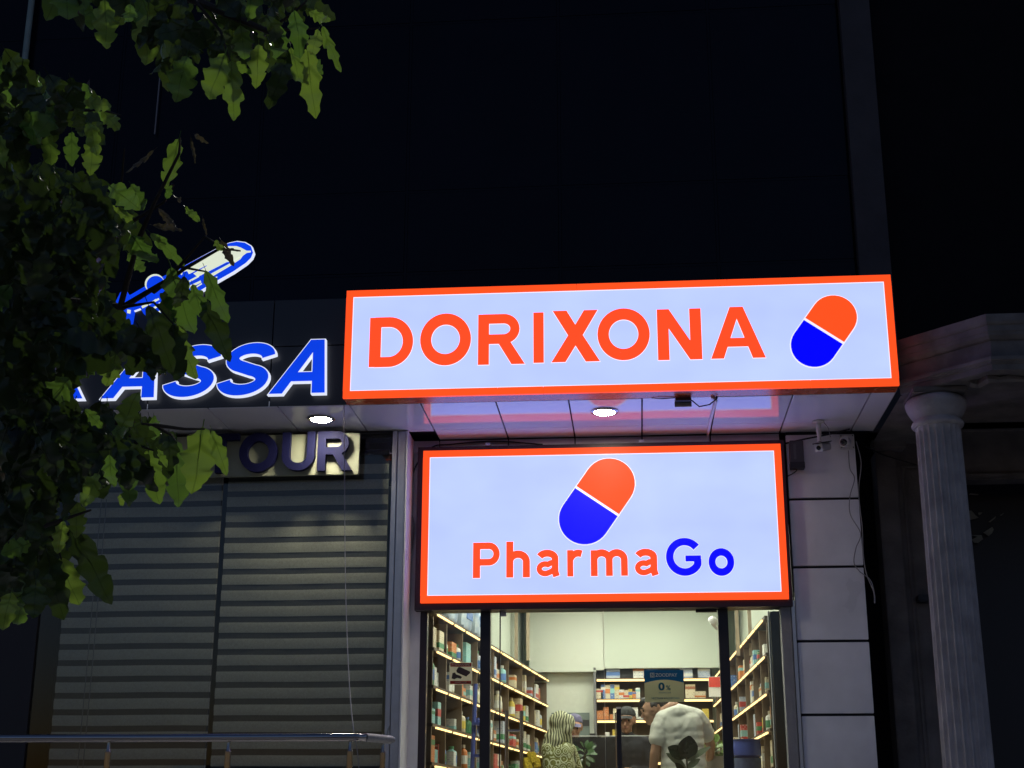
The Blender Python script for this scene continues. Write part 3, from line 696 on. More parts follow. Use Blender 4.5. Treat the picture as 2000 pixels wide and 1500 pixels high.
def pull(t, xa, xb_, ztop):
    for x in (xa, xb_):
        MB().tube([(x, YDo-.03, ztop), (x, YDo-.03, Z0+.5)], .0155, 10).build('handle_bar', M_steel, t, smooth=True)
    for z in (ztop-.155, Z0+.7):
        MB().tube([(xa, YDo-.03, z), (xb_, YDo-.03, z)], .009, 8).build('handle_rail', M_steel, t, smooth=True)
        MB().tube([((xa+xb_)/2, YDo-.03, z), ((xa+xb_)/2, YDo+.029, z)], .01, 8).build('standoff', M_steel, t)
zp = at(990, 1389, YDo).z
pull(GD1, fx_(990,1440), fx_(1019,1440), zp)
hb = MB().box(fx_(1205,1440), fx_(1214,1440), YDo-.05, YDo-.015, Z0+.5, zp+.01).build('handle_bar', M_black_metal, GD2)
bx('handle_tip', fx_(1205,1440), fx_(1214,1440), YDo-.05, YDo-.015, zp+.011, zp+.025, mat('pale_tip',(.7,.68,.6),.4), GD2)
for z in (zp-.2, Z0+.7): MB().tube([(fx_(1210,1440), YDo-.014, z),(fx_(1210,1440), YDo+.03, z)], .01, 8).build('standoff', M_steel, GD2)
bx('handle_plate', fx_(1203,1440)-.004, fx_(1204.6,1440), YDo-.048, YDo-.02, Z0+.5, zp-.02, M_steel, GD2)

# stickers on the glass
ys = YDo+.0285
q0, q1 = at(1258, 1309, ys), at(1337, 1371, ys)
ST = thing('zoodpay_sticker', 'blue and beige sticker reading ZOODPAY 0% on the right glass door', 'sticker', ((q0.x+q1.x)/2, ys, q1.z))
W_, H_ = q1.x-q0.x, q0.z-q1.z
def arc_edge(n=12): return [(q0.x+W_*k/n, q1.z+H_*(.60+.10*math.sin(math.pi*k/n))) for k in range(n+1)]
M_beige = film('beige_print', (.5,.5,.36), .6); M_teal = film('blue_print', (.02,.16,.3), .6); M_cream = film('cream_print', (.75,.78,.66), .6)
MB().prism([(q0.x,q1.z),(q1.x,q1.z)]+arc_edge()[::-1], ys, ys+.001).build('lower_field', M_beige, ST)
MB().prism(arc_edge()+[(q1.x,q0.z),(q0.x,q0.z)], ys, ys+.001).build('upper_field', M_teal, ST)
word('ZOODPAY', q0.x+W_*.28, q0.x+W_*.84, q1.z+H_*.79, q1.z+H_*.90, ys-.002, M_cream, ST, off=.02)
word('N', q0.x+W_*.175, q0.x+W_*.235, q1.z+H_*.79, q1.z+H_*.90, ys-.0035, M_teal, ST, off=.02, name='logo_letter')
bx('logo_square', q0.x+W_*.15, q0.x+W_*.26, ys-.0015, ys-.0005, q1.z+H_*.77, q1.z+H_*.92, M_cream, ST)
word('0', q0.x+W_*.35, q0.x+W_*.51, q1.z+H_*.36, q1.z+H_*.61, ys-.002, M_teal, ST, off=.04)
word('%', q0.x+W_*.54, q0.x+W_*.66, q1.z+H_*.37, q1.z+H_*.52, ys-.002, M_teal, ST, off=.01)
word('КОМИССИЯ', q0.x+W_*.36, q0.x+W_*.66, q1.z+H_*.27, q1.z+H_*.31, ys-.002, M_teal, ST, off=.0)
word('ЧЕСТНАЯ РАССРОЧКА', q0.x+W_*.17, q0.x+W_*.88, q1.z+H_*.09, q1.z+H_*.15, ys-.002, M_teal, ST, off=.01)
q0, q1 = at(878, 1294, ys), at(922, 1337, ys)
SV = thing('camera_warning_sticker', 'square red and white sticker with a camera picture on the left side light', 'sticker', ((q0.x+q1.x)/2, ys, q1.z))
W_, H_ = q1.x-q0.x, q0.z-q1.z
M_red = film('red_print', (.42,.06,.05), .6); M_wh = film('white_print', (.75,.72,.62), .6); M_pic = mat('brown_print', (.04,.022,.022), .5)
bx('sheet', q0.x, q1.x, ys, ys+.001, q1.z, q0.z, M_wh, SV)
bx('red_band', q0.x+W_*.04, q1.x-W_*.04, ys-.001, ys-.0002, q1.z+H_*.81, q0.z-H_*.03, M_red, SV)
bx('red_band', q0.x+W_*.04, q1.x-W_*.04, ys-.001, ys-.0002, q1.z+H_*.03, q1.z+H_*.17, M_red, SV)
word('ВНИМАНИЕ', q0.x+W_*.1, q1.x-W_*.1, q1.z+H_*.85, q1.z+H_*.94, ys-.0025, M_wh, SV, off=.02)
word('ВЕДЁТСЯ', q0.x+W_*.25, q1.x-W_*.25, q1.z+H_*.08, q1.z+H_*.13, ys-.0025, M_wh, SV, off=.02)
def sq(u, v): return (q0.x+W_*u, q1.z+H_*v)
MB().prism([sq(.30,.62),(sq(.38,.78)),sq(.46,.80),sq(.92,.58),sq(.90,.50),sq(.80,.42),sq(.74,.36),sq(.34,.54)], ys-.002, ys-.0006).build('camera_picture', M_pic, SV)
MB().prism([sq(.10,.28),sq(.14,.52),sq(.24,.55),sq(.30,.46),sq(.48,.40),sq(.56,.34),sq(.50,.26),sq(.34,.30),sq(.22,.24)], ys-.002, ys-.0006).build('camera_picture', M_pic, SV)
# chalk scribble on the office glass
scr = MB()
for k in range(9):
    x0 = 536+k*13.5+random.uniform(-3,3)
    if k == 1: continue
    pts = [at(x0+j*3.2, 1284+random.uniform(-5,5)*(1 if 2<k<7 else .35), YG-.008) for j in range(4)]
    scr.tube(pts, .0018, 4)
tag(scr.build('chalk_scribble', mat('chalk',(.35,.35,.36),.9), None, tuple(at(600,1284,YG-.008))), 'faint white chalk scribble on the office glass', 'scribble')
# ================================================================== OLD STONE PORTICO ON THE RIGHT
PO = thing('stone_portico', 'old dark stone portico with moulded cornice and recessed doorway at the right', 'portico', (2.9, .2, Z0))
P2_, P1_, P0_ = Vector((2.06,-.93,0)), Vector((2.62,-1.5,0)), Vector((6.0,-1.5,0))
n1 = Vector((-.72,-.694,0)).normalized(); n2 = Vector((0,-1,0)); nm = (n1+n2)/(1+n1.dot(n2))
def sweep(name, prof, m_, smooth=False):
    rows = []
    for (o, z) in prof:
        a = P2_+n1*o; a = a+ (P2_-P1_).normalized()*0
        rows.append([(a.x,a.y,z), tuple((P1_+nm*o+Vector((0,0,z)))), (6.0,-1.5-o,z)])
    return MB().grid(rows).build(name, m_, PO, smooth=smooth)
zb_ = 4.772
sweep('architrave', [(-.04,zb_-.004),(0,zb_),(0,zb_+.045),(.012,zb_+.05),(.012,zb_+.058),(.03,zb_+.07),(.03,zb_+.095),(.012,zb_+.1),(-.02,zb_+.106)], M_stone)
sweep('frieze', [(-.02,zb_+.108),(-.02,zb_+.225),(-.015,zb_+.23)], M_stone)
sweep('cornice', [(-.015,zb_+.232),(.0,zb_+.24),(.02,zb_+.262),(.024,zb_+.285),(.03,zb_+.29),(.03,zb_+.335),(.042,zb_+.342),(.05,zb_+.36),(.05,zb_+.415),(-.3,zb_+.43)], M_stone)
bx('attic_wall', xe+.125, 6, .3, .5, zb_+.1, 16, M_dark_wall, PO)
sof = MB(); sof.add([(2.07,-.89,zb_),(2.63,-1.46,zb_),(6,-1.46,zb_),(6,-.72,zb_),(2.86,-.72,zb_),(2.5,-.36,zb_),(2.5,.58,zb_),(2.07,.58,zb_)], [(0,1,2,3,4,5,6,7)])
sof.build('beam_underside', M_stone, PO)
sof = MB(); sof.add([(2.3,-.8,zb_+.10),(6,-.8,zb_+.10),(6,.6,zb_+.10),(2.3,.6,zb_+.10)], [(0,1,2,3)]); sof.build('porch_ceiling', M_stone_dark, PO)
# ragged plaster along the beam's lower edge
rg = []
for k in range(26):
    x = 2.52 + k*.06; rg.append((x + random.uniform(-.01,.01), -1.34 + random.uniform(-.03,.03)+ (0 if x>2.62 else .12), zb_-.012+random.uniform(-.016,.008)))
MB().tube(rg, [random.uniform(.018,.045) for _ in rg], 7).build('broken_plaster', M_stone, PO)
# pilaster and door wall behind
YW = .6
xp0, xp1 = at(1709,915,YW).x, at(1886,940,YW).x
bx('pilaster', xp0, xp0+.17, YW-.06, YW+.2, Z0, at(1720,884,YW).z, M_stone_dark, PO, bevel=.008)
bx('wall', xp0+.171, xp1, YW, YW+.2, Z0, zb_+.1, M_stone_dark, PO)
zc1, zc0 = at(1740,838,YW).z, at(1740,884,YW).z
bx('pilaster_capital', xp0-.03, xp0+.26, YW-.13, YW-.001, zc0, zc1, M_stone_dark, PO, bevel=.02)
bx('pilaster_capital', xp0-.045, xp0+.29, YW-.16, YW-.002, zc1+.002, zc1+.05, M_stone_dark, PO, bevel=.012)
xa, xb2 = xp0+.22, xp1-.06; za, zb2 = Z0+.4, zc0-.12
for k, ins in enumerate((0,.035)):
    for (a,b,c,d) in ((xa+ins,xb2-ins,zb2-ins-.018,zb2-ins),(xa+ins,xb2-ins,za+ins,za+ins+.018),(xa+ins,xa+ins+.018,za+ins+.019,zb2-ins-.019),(xb2-ins-.018,xb2-ins,za+ins+.019,zb2-ins-.019)):
        bx('panel_moulding', a, b, YW-.018+.006*k, YW-.001, c, d, M_stone_dark, PO, bevel=.004)
zdo = at(1940,936,YW).z
bx('door_lintel', xp1+.001, 6, YW, YW+.2, zdo, zb_+.1, M_stone_dark, PO)
bx('door_lintel_moulding', xp1-.02, 6, YW-.03, YW-.001, zdo+.01, zdo+.05, M_stone_dark, PO, bevel=.006)
bx('door_reveal', xp1-.04, xp1, YW+.2, YW+.6, Z0, zdo, M_stone_dark, PO)
bx('dark_door', xp1-.02, 6, YW+.55, YW+.6, Z0, zb_, M_black_metal, PO)
M_reflection = mat('painted_reflection', (.34,.34,.27), .55, noise=.3, scale=20)  # pale patches: reflected light in the dark doorway, put into their colour
for pts in ([(1888,998),(1897,997),(1903,1003),(1905,1006),(1912,1011),(1902,1014),(1891,1016)], [(1911,1001),(1919,1001),(1914,1006),(1911,1005)], [(1898,1045),(1917,1045),(1920,1053),(1911,1060),(1903,1060),(1898,1054),(1909,1048)], [(1921,1040),(1938,1029),(1941,1034),(1938,1041),(1931,1047)], [(1892,966),(1895,963),(1912,965),(1909,967),(1896,966)], [(1931,1019),(1945,1008),(1944,1012),(1934,1020)], [(1953,1006),(1962,1001),(1956,1007)]):
    MB().prism([(at(x,y,YW+.5).x, at(x,y,YW+.5).z) for x,y in pts], YW+.5, YW+.506).build('reflection_patch', M_reflection, PO)
q = at(1800,1172,YW); 
bk = MB().box(q.x-.05,q.x+.06,YW-.12,YW-.001,q.z-.03,q.z+.03).build('wall_bracket', M_black_metal, None, (q.x,YW,q.z-.03), bevel=.01); tag(bk, 'small dark metal bracket on the stone wall behind the column', 'bracket')

# fluted column
YC = -.95
cc = at(1833,850,YC); zcol_top = zb_-.002; z_neck = at(1837,832,YC).z
CO = thing('fluted_column', 'pale fluted stone column with rounded capital carrying the portico corner', 'column', (cc.x, YC, Z0))
nf, per = 20, 8; RB = .166
def shaft():
    rows = []; mb = MB()
    zs_ = [Z0+.25, Z0+1.0, Z0+2.0, Z0+2.8, z_neck-.10, z_neck-.055, z_neck-.04, z_neck-.02]
    for zi, z in enumerate(zs_):
        t = (z-Z0)/(z_neck-Z0); r = RB*(1.08-.08*t); dep = [.026,.026,.026,.026,.024,.016,.005,0][zi]
        row = []
        for j in range(nf*per):
            u = (j % per)/per
            d = dep*math.sin(math.pi*(u-.18)/.82)**.6 if u > .18 else 0
            q = 2*math.pi*j/(nf*per)
            row.append((cc.x+(r-d)*math.cos(q), YC+(r-d)*math.sin(q), z))
        row.append(row[0]); rows.append(row)
    return mb.grid(rows).build('shaft', M_column, CO, smooth=True)
shaft()
MB().lathe([(.172,z_neck-.02),(.188,z_neck-.012),(.195,z_neck+.004),(.188,z_neck+.022),(.172,z_neck+.03),(.17,z_neck+.045),(.184,z_neck+.06),(.2,z_neck+.085),(.218,z_neck+.12),(.228,z_neck+.155),(.228,z_neck+.175),(.216,z_neck+.195),(.19,min(z_neck+.215,zcol_top))], (cc.x,YC,0), 40).build('capital', M_column, CO, smooth=True)
bx('abacus', cc.x-.2, cc.x+.2, YC-.2, YC+.2, min(z_neck+.216,zcol_top-.02), zcol_top, M_stone_dark, CO, bevel=.008)
MB().lathe([(.26,Z0+.002),(.26,Z0+.12),(.235,Z0+.14),(.24,Z0+.19),(.205,Z0+.22),(.2,Z0+.25)], (cc.x,YC,0), 36).build('base', M_column, CO, smooth=True)

# ================================================================== STEEL RAILING
YR = -2.6
RL = thing('steel_railing', 'polished steel railing along the terrace edge, its right end wrapped in grey tape', 'railing', (at(350,1440,YR).x, YR, Z0))
pe = at(706,1438,YR); zr = at(400,1441,YR).z
xl = at(-120,1440,YR).x
MB().tube([(xl,YR,zr),(pe.x-.012,YR,zr)], .0255, 16).build('handrail', M_steel, RL, smooth=True)
MB().tube([(pe.x-.012,YR,zr),(pe.x+.0,YR,zr),(pe.x+.022,YR+.012,zr)], [.0262,.021,.0262], 14).build('elbow', M_steel, RL, smooth=True)
MB().tube([(pe.x+.023,YR+.013,zr),(pe.x+.10,YR+.1,zr-.004),(pe.x+.155,YR+.17,zr-.006),(pe.x+.172,YR+.19,zr-.006)], [.0262,.0262,.0255,.016], 14).build('taped_end', M_steel2, RL, smooth=True)
for px in (-40, 212, 446, 684):
    q = at(px,1460,YR)
    p = MB().tube([(q.x,YR,Z0),(q.x,YR,zr-.085)], .019, 12).build('post', M_steel, RL, smooth=True)
    MB().tube([(q.x,YR,zr-.085),(q.x,YR,zr-.07),(q.x,YR,zr-.024)], [.019,.011,.011], 10).build('pin', M_steel, p, smooth=True)
q = at(748,1460,YR+.16)
p = MB().tube([(q.x,YR+.16,Z0),(q.x,YR+.16,zr-.085)], .017, 12).build('post', M_steel, RL, smooth=True)
MB().tube([(q.x,YR+.16,zr-.085),(q.x,YR+.16,zr-.07),(q.x,YR+.16,zr-.026)], [.017,.01,.01], 10).build('pin', M_steel, p, smooth=True)
for zz in (zr-.12, zr-.5):
    MB().tube([(xl,YR,zz-.12),(q.x-.1,YR,zz-.12)], .008, 8).build('cross_bar', M_steel, RL, smooth=True)
# grey tape wisp standing off the end
MB().tube([(pe.x+.135,YR+.15,zr+.02),(pe.x+.14,YR+.15,zr+.06),(pe.x+.15,YR+.15,zr+.08),(pe.x+.145,YR+.15,zr+.05)], .004, 6).build('tape_end', M_steel2, RL)

# downpipe on the dark facade, behind the leaves
q0 = at(62,0,.14)
tag(MB().tube([(q0.x,.14,12),(q0.x,.14,5.7)], .03, 12).build('downpipe', mat('green_painted_pipe',(.30,.40,.36),.5,noise=.2,scale=8), None, (q0.x,.14,5.7), smooth=True), 'thin pale green downpipe on the dark facade behind the upper leaves', 'pipe')
q0 = at(306,200,.14)
tag(MB().tube([(q0.x,.17,at(306,120,.17).z),(q0.x-.005,.17,at(304,262,.17).z)], .007, 8).build('facade_wire', M_wire_grey, None, (q0.x,.17,at(304,262,.17).z)), 'thin grey wire on the dark facade beneath the top leaves', 'wire')

# ================================================================== ADDED LIGHT ON THE FACADE (out of view), put in to backlight the oak leaves
FLX, FLZ = -.4, 9.75
FL = thing('added_leaf_light', 'added unseen light high on the facade that backlights the oak leaves', 'lamp', (FLX,-.1,FLZ))
bx('housing', FLX-.16, FLX+.16, -.42, -.34, FLZ-.1, FLZ+.1, M_black_metal, FL, bevel=.01)  # housing and bracket made up to carry the added light
MB().tube([(FLX,-.34,FLZ),(FLX,.2,FLZ+.05)], .02, 8).build('bracket', M_black_metal, FL)
ld = bpy.data.lights.new('added_leaf_beam', 'SPOT'); lo = bpy.data.objects.new('added_leaf_beam', ld); COL.objects.link(lo)
ld.energy = 1500; ld.color = (1.0,.97,.88); ld.spot_size = R(105); ld.spot_blend = .6; ld.shadow_soft_size = .12
lo.location = (FLX,-.45,FLZ); tgt = Vector((-1.5,-8.4,2.6)); lo.rotation_euler = (tgt-Vector(lo.location)).to_track_quat('-Z','Y').to_euler()
lo.parent = FL; lo.matrix_parent_inverse = Matrix.Translation(-Vector((FLX,-.1,FLZ)))

# ================================================================== INSIDE THE PHARMACY
ZB = 4.35           # shop ceiling
SH = thing('pharmacy_room', 'bright pharmacy interior with pale walls and a white bulkhead at the back', 'room', (-.3, 3, Z0))
M_wall = mat('pale_interior_paint', (.53,.58,.50), .75, noise=.04, scale=2)
M_wall2 = mat('white_bulkhead_paint', (.58,.61,.54), .7, noise=.03, scale=2)
M_floor = mat('interior_tile', (.6,.58,.52), .3, noise=.12, scale=5)
M_wood = mat('dark_walnut_board', (.085,.055,.035), .5, noise=.35, scale=10)
M_wood2 = mat('walnut_back_panel', (.15,.105,.065), .6, noise=.3, scale=12)
LA, LB = Vector((-1.69,.32,0)), Vector((-1.10,6.2,0))     # fronts of the wall shelves
RA, RB_ = Vector((1.10,.32,0)), Vector((.92,6.2,0))
YB = 6.5
bx('back_wall', -1.9, 1.5, YB, YB+.1, Z0, ZB, M_wall, SH)
def wall_along(name, A, B, off, m_):
    d = (B-A).normalized(); n = Vector((-d.y,d.x,0))*off
    a, b = A+n-d*.1, B+n+d*.4; t = Vector((-d.y,d.x,0))*(.06 if off>0 else -.06)
    MB().hexa([(a.x,a.y,Z0),(b.x,b.y,Z0),((b+t).x,(b+t).y,Z0),((a+t).x,(a+t).y,Z0),(a.x,a.y,ZB),(b.x,b.y,ZB),((b+t).x,(b+t).y,ZB),((a+t).x,(a+t).y,ZB)]).build(name, m_, SH)
wall_along('left_wall', LA, LB, .36, M_wall); wall_along('right_wall', RA, RB_, -.36, M_wall)
bx('ceiling', -2.2, xr1-.05, .285, YB+.1, ZB, ZB+.06, M_wall2, SH)
bx('floor', -2.2, xr1-.05, .25, YB+.1, Z0+.002, Z0+.012, M_floor, SH)
bx('front_wall_left', -2.2, px0-.06, .24, .28, Z0, ZB, M_wall, SH); bx('front_wall_right', px1+.04, xr0-.002, .24, .28, Z0, ZB, M_wall, SH)
bx('front_wall_above', -2.2, xr0-.002, .24, .28, 3.45, ZB, M_wall, SH)
# bulkhead: two white boards, upper part of the back
zbk = at(1100,1309,6.1).z
xk0, xk1, xk2 = at(1034,1250,6.1).x, at(1179,1250,6.1).x, at(1420,1250,6.1).x
bx('bulkhead_board', xk0, xk1-.004, 6.1, 6.13, zbk, ZB-.01, M_wall2, SH)
bx('bulkhead_board', xk1, xk2, 6.115, 6.14, zbk+.02, ZB-.01, M_wall, SH)
bx('bulkhead_lip', xk0, at(1163,1250,6.1).x, 6.09, 6.42, zbk-.02, zbk-.002, M_wall2, SH)
bx('back_partition', xk0+.06, at(1162,1350,6.25).x, 6.25, 6.3, Z0, zbk-.021, M_wall2, SH)
# hatch / mirror in the partition
h0, h1 = at(1077,1392,6.2), at(1152,1450,6.2)
bx('hatch', h0.x, h1.x, 6.215, 6.245, h1.z, h0.z, mat('grey_hatch',(.16,.2,.19),.25), SH)
m0, m1_ = at(1132,1406,6.2), at(1151,1418,6.2); bx('dark_pane', m0.x, m1_.x, 6.205, 6.212, m1_.z, m0.z, M_black_metal, SH)
# batten strips on the wall corners
for px in (1008, 1031):
    q = at(px,1220,5.6); bx('batten', q.x-.02, q.x+.02, 5.6, 5.63, 3.5, ZB-.01, mat('pale_wood_batten',(.42,.34,.24),.6,noise=.2,scale=20), SH)
for px in (1439, 1464):
    q = at(px,1210,2.6); bx('batten', q.x-.018, q.x+.018, 2.6, 2.62, 3.2, ZB-.01, mat('pale_wood_batten'), SH)
for k, (x, y) in enumerate(((-.9,.75),(.5,.75),(-.25,1.7),(-.8,3.2),(.4,3.2),(-.6,5.0),(.4,5.0))):
    t = thing('ceiling_light', 'square lit panel in the shop ceiling', 'lamp', (x,y,ZB-.02), 'ceiling lights of the pharmacy')
    bx('diffuser', x-.28, x+.28, y-.28, y+.28, ZB-.016, ZB-.004, E_ceiling, t); 
    for (a,b,c,d) in ((-.31,.31,-.31,-.285),(-.31,.31,.285,.31),(-.31,-.285,-.284,.284),(.285,.31,-.284,.284)):
        bx('frame', x+a, x+b, y+c, y+d, ZB-.02, ZB-.002, M_alu, t)

# ---- products
PAL = [((.70,.70,.64),'white'),((.62,.56,.40),'cream'),((.08,.17,.42),'blue'),((.55,.18,.05),'orange'),((.06,.22,.10),'green'),((.45,.06,.05),'red'),((.62,.48,.08),'yellow'),((.25,.5,.5),'turquoise'),((.3,.12,.06),'brown'),((.45,.5,.58),'pale blue')]
def print_mat(name, base, ink, sc):
    mt = mat(name, base, .45); n = mt.node_tree; b = n.nodes['Principled BSDF']
    tc = n.nodes.new('ShaderNodeTexCoord'); sx = n.nodes.new('ShaderNodeSeparateXYZ'); n.links.new(tc.outputs['Object'], sx.inputs[0])
    ad = n.nodes.new('ShaderNodeMath'); n.links.new(sx.outputs[0], ad.inputs[0]); n.links.new(sx.outputs[1], ad.inputs[1])
    cb_ = n.nodes.new('ShaderNodeCombineXYZ'); n.links.new(ad.outputs[0], cb_.inputs[0]); n.links.new(sx.outputs[2], cb_.inputs[1])
    oi = n.nodes.new('ShaderNodeObjectInfo'); va = n.nodes.new('ShaderNodeVectorMath'); n.links.new(cb_.outputs[0], va.inputs[0]); n.links.new(oi.outputs['Random'], va.inputs[1])
    br = n.nodes.new('ShaderNodeTexBrick'); br.inputs['Scale'].default_value = sc; br.inputs['Color1'].default_value = tuple(base)+(1,); br.inputs['Color2'].default_value = tuple(ink)+(1,); br.inputs['Mortar'].default_value = tuple(base)+(1,)
    br.inputs['Mortar Size'].default_value = .09; br.inputs['Bias'].default_value = -.25; br.inputs['Row Height'].default_value = .3
    n.links.new(va.outputs[0], br.inputs['Vector']); n.links.new(br.outputs[0], b.inputs['Base Color']); return mt
INK = [(.10,.16,.34),(.30,.12,.08),(.62,.64,.62),(.62,.55,.4),(.5,.52,.4),(.62,.55,.5),(.3,.2,.05),(.62,.66,.62),(.5,.4,.25),(.12,.2,.42)]
PM = [print_mat('carton_'+n.replace(' ','_'), c, INK[i], 16) for i, (c, n) in enumerate(PAL)]
PM_plain = [mat('plastic_'+n.replace(' ','_'), c, .45, noise=.06, scale=15) for c, n in PAL]
M_band = [mat('print_band_%s'%n.replace(' ','_'), c, .5) for c, n in PAL]
def frame_of(A, B): d = (B-A).normalized(); return d, Vector((-d.y,d.x,0))
def carton(pos, d, n, wd, dp, ht, ci, label, group, band=None, name='product_box'):
    """carton with its base centre at pos: width along d, depth along n, a printed band and a flap seam"""
    t = thing(name, label, 'box', tuple(pos), group)
    up_ = Vector((0,0,1))
    MB().obox(pos+up_*(ht/2), d, n, up_, wd/2, dp/2, ht/2).build('carton', PM[ci], t)
    if band is not None:
        zc, hh = random.choice(((.3,.12),(.55,.16),(.75,.1)))
        MB().obox(pos+up_*(ht*zc), d, n, up_, wd/2+.0012, dp/2+.0012, ht*hh).build('printed_band', M_band[band], t)
    return t
def bottle(pos, r, h, ci, cap, label, group, name='product_bottle'):
    t = thing(name, label, 'bottle', tuple(pos), group)
    MB().lathe([(r*.92,0),(r,.006),(r,h*.68),(r*.85,h*.76),(r*.42,h*.82),(r*.4,h*.86)], pos, 12).build('body', PM_plain[ci], t, smooth=True)
    MB().lathe([(r*.48,h*.865),(r*.48,h*.99),(r*.4,h)], pos, 12).build('cap', PM_plain[cap], t, smooth=True)
    MB().lathe([(r*1.02,h*.2),(r*1.02,h*.55)], pos, 12).build('label_band', M_band[random.choice((0,2,4,6))], t)
    return t
def shelf_unit(label, A, B, depth, side, zl, uprights, led_gap=.16, name='wall_shelves'):
    d, n = frame_of(A, B); n = n*side
    t = thing(name, label, 'shelves', (A.x, A.y, Z0)); up_ = Vector((0,0,1)); L = (B-A).length; mid = (A+B)/2
    MB().obox(mid+n*(depth-.01)+up_*((Z0+zl[0]+.02)/2), d, n, up_, L/2, .009, (zl[0]+.02-Z0)/2).build('back_panel', M_wood2, t)
    for z in zl:
        sh = MB().obox(mid+n*(depth/2-.01)+up_*z, d, n, up_, L/2, depth/2-.012, .013).build('shelf', M_wood, t)
        u = .04
        while u < L-.1:
            v = min(u+random.choice((.42,.55,.6)), L-.04)
            MB().obox(A+d*((u+v)/2)-n*.012+up_*(z-.022), d, n, up_, (v-u)/2-.02, .006, .007).build('led_strip', E_led, sh)
            u = v+led_gap*.35
    for u in uprights:
        MB().obox(A+d*u+n*(depth/2-.004)+up_*((Z0+zl[0])/2-.02), d, n, up_, .011, depth/2-.02, (zl[0]-Z0)/2-.02).build('upright', M_wood2, t)
    return d, n
ZL = [3.33-.31*k for k in range(7)]
dl, nl = shelf_unit('long walnut shelves with warm strip lights along the left wall', LA, LB, .33, 1, ZL, [.02,.52,1.15,1.8,2.6,3.4,4.2,5.0,5.88])
dr, nr = shelf_unit('long walnut shelves with warm strip lights along the right wall', RA+Vector((0,.55,0)), RB_, .33, -1, [3.33-.315*k for k in range(7)], [.02,.6,1.2,1.9,2.7,3.5,4.3,5.3])
rows_name = ['top','second','third','fourth','fifth']
def stock(A, d, n, L, zl, side_name, start, seed, step):
    rnd = random.Random(seed)
    for ri, z in enumerate(zl):
        u = start
        while u < L-.2:
            z_ = z+.0135; k = rnd.random(); ci = rnd.choice((0,0,0,0,1,1,1,1,9,9,7,2,3,4,5,6)); far = 'near the front' if u < 2 else ('halfway in' if u < 4 else 'towards the back')
            pos = A+d*u+n*rnd.uniform(.07,.14)+Vector((0,0,z_))
            if k < .62:
                wd = rnd.uniform(.07,.16)*step; ht = rnd.uniform(.1,.24)
                lab = '%s carton on the %s shelf of the %s wall, %s' % (PAL[ci][1], rows_name[ri], side_name, far)
                carton(pos+d*(wd/2), d, n, wd, rnd.uniform(.1,.13), ht, ci, lab, lab.replace('carton','cartons'), rnd.choice((None,2,3,4,5,7,0)))
                u += wd+rnd.choice((.015,.03,.12))
            elif k < .88:
                r = rnd.uniform(.028,.045)*min(step,1.2); h = rnd.uniform(.13,.23)
                lab = '%s bottle on the %s shelf of the %s wall, %s' % (PAL[ci][1], rows_name[ri], side_name, far)
                bottle(pos+d*r, r, h, ci, rnd.choice((0,1,2,4)), lab, lab.replace('bottle','bottles'))
                u += 2*r+rnd.choice((.015,.03,.1))
            else: u += rnd.uniform(.15,.4)
stock(LA, dl, nl, 5.8, ZL[1:5], 'left', .1, 3, 1.25)
stock(RA+Vector((0,.55,0)), dr, nr, 5.2, [3.33-.315*k for k in range(1,5)], 'right', .05, 5, 1.0)
# big packs on top of the left shelves
M_pack = mat('blue_white_pack', (.55,.6,.62), .3, noise=.5, scale=7, color2=(.12,.25,.5))
for lab, px0_, px1_, y0, y1, u in (('glossy blue and white bag lying on top of the left shelves', 885, 918, 1188, 1222, .9), ('blue striped nappy pack on top of the left shelves beside the mullion', 916, 938, 1190, 1238, 1.5), ('tall white and blue pack on top of the left shelves behind the glass edge', 957, 973, 1196, 1252, 2.1)):
    base = LA+dl*u+nl*.14+Vector((0,0,ZL[0]+.0135)); t = thing('large_pack', lab, 'pack', tuple(base))
    c = base+Vector((0,0,.15)); rows = []
    for i in range(9):
        ph = -math.pi/2+math.pi*i/8; rr = []
        for j in range(17):
            th = 2*math.pi*j/16; ce = lambda v, e=.45: math.copysign(abs(v)**e, v)
            wob = 1+.05*math.sin(7*th+i*1.7+u)
            rr.append(c + dl*(.19*ce(math.cos(th))*ce(math.cos(ph))*wob) + nl*(.11*ce(math.sin(th))*ce(math.cos(ph))*wob) + Vector((0,0,.148*ce(math.sin(ph)))))
        rows.append(rr)
    MB().grid(rows).build('bag', M_pack, t, smooth=True)
    MB().obox(c-nl*.112+Vector((0,0,.02)), dl, nl, Vector((0,0,1)), .12, .004, .05).build('printed_band', M_band[2], t)
# green canister, ladder
gp = LA+dl*.12+nl*.1+Vector((0,0,ZL[2]+.0135))
bottle(gp, .075, .25, 4, 4, 'big bright green canister at the front of the left shelves', None, 'green_canister')
LD = thing('step_ladder', 'blue folding step ladder leaning by the left shelves', 'ladder', (-1.25,1.5,Z0))
M_lad = mat('blue_ladder_paint', (.03,.05,.22), .4)
lt = at(929,1336,1.5)
MB().tube([(lt.x,1.5,lt.z),(lt.x-.04,1.35,Z0+.02)], .02, 8).build('rail', M_lad, LD); MB().tube([(lt.x+.01,1.55,lt.z-.3),(lt.x+.35,1.7,Z0+.02)], .02, 8).build('rail', M_lad, LD)
for k in range(5):
    z = Z0+.25+.28*k; bx('step', lt.x-.02, lt.x+.26-.045*k, 1.42, 1.56, z, z+.025, M_lad, LD)
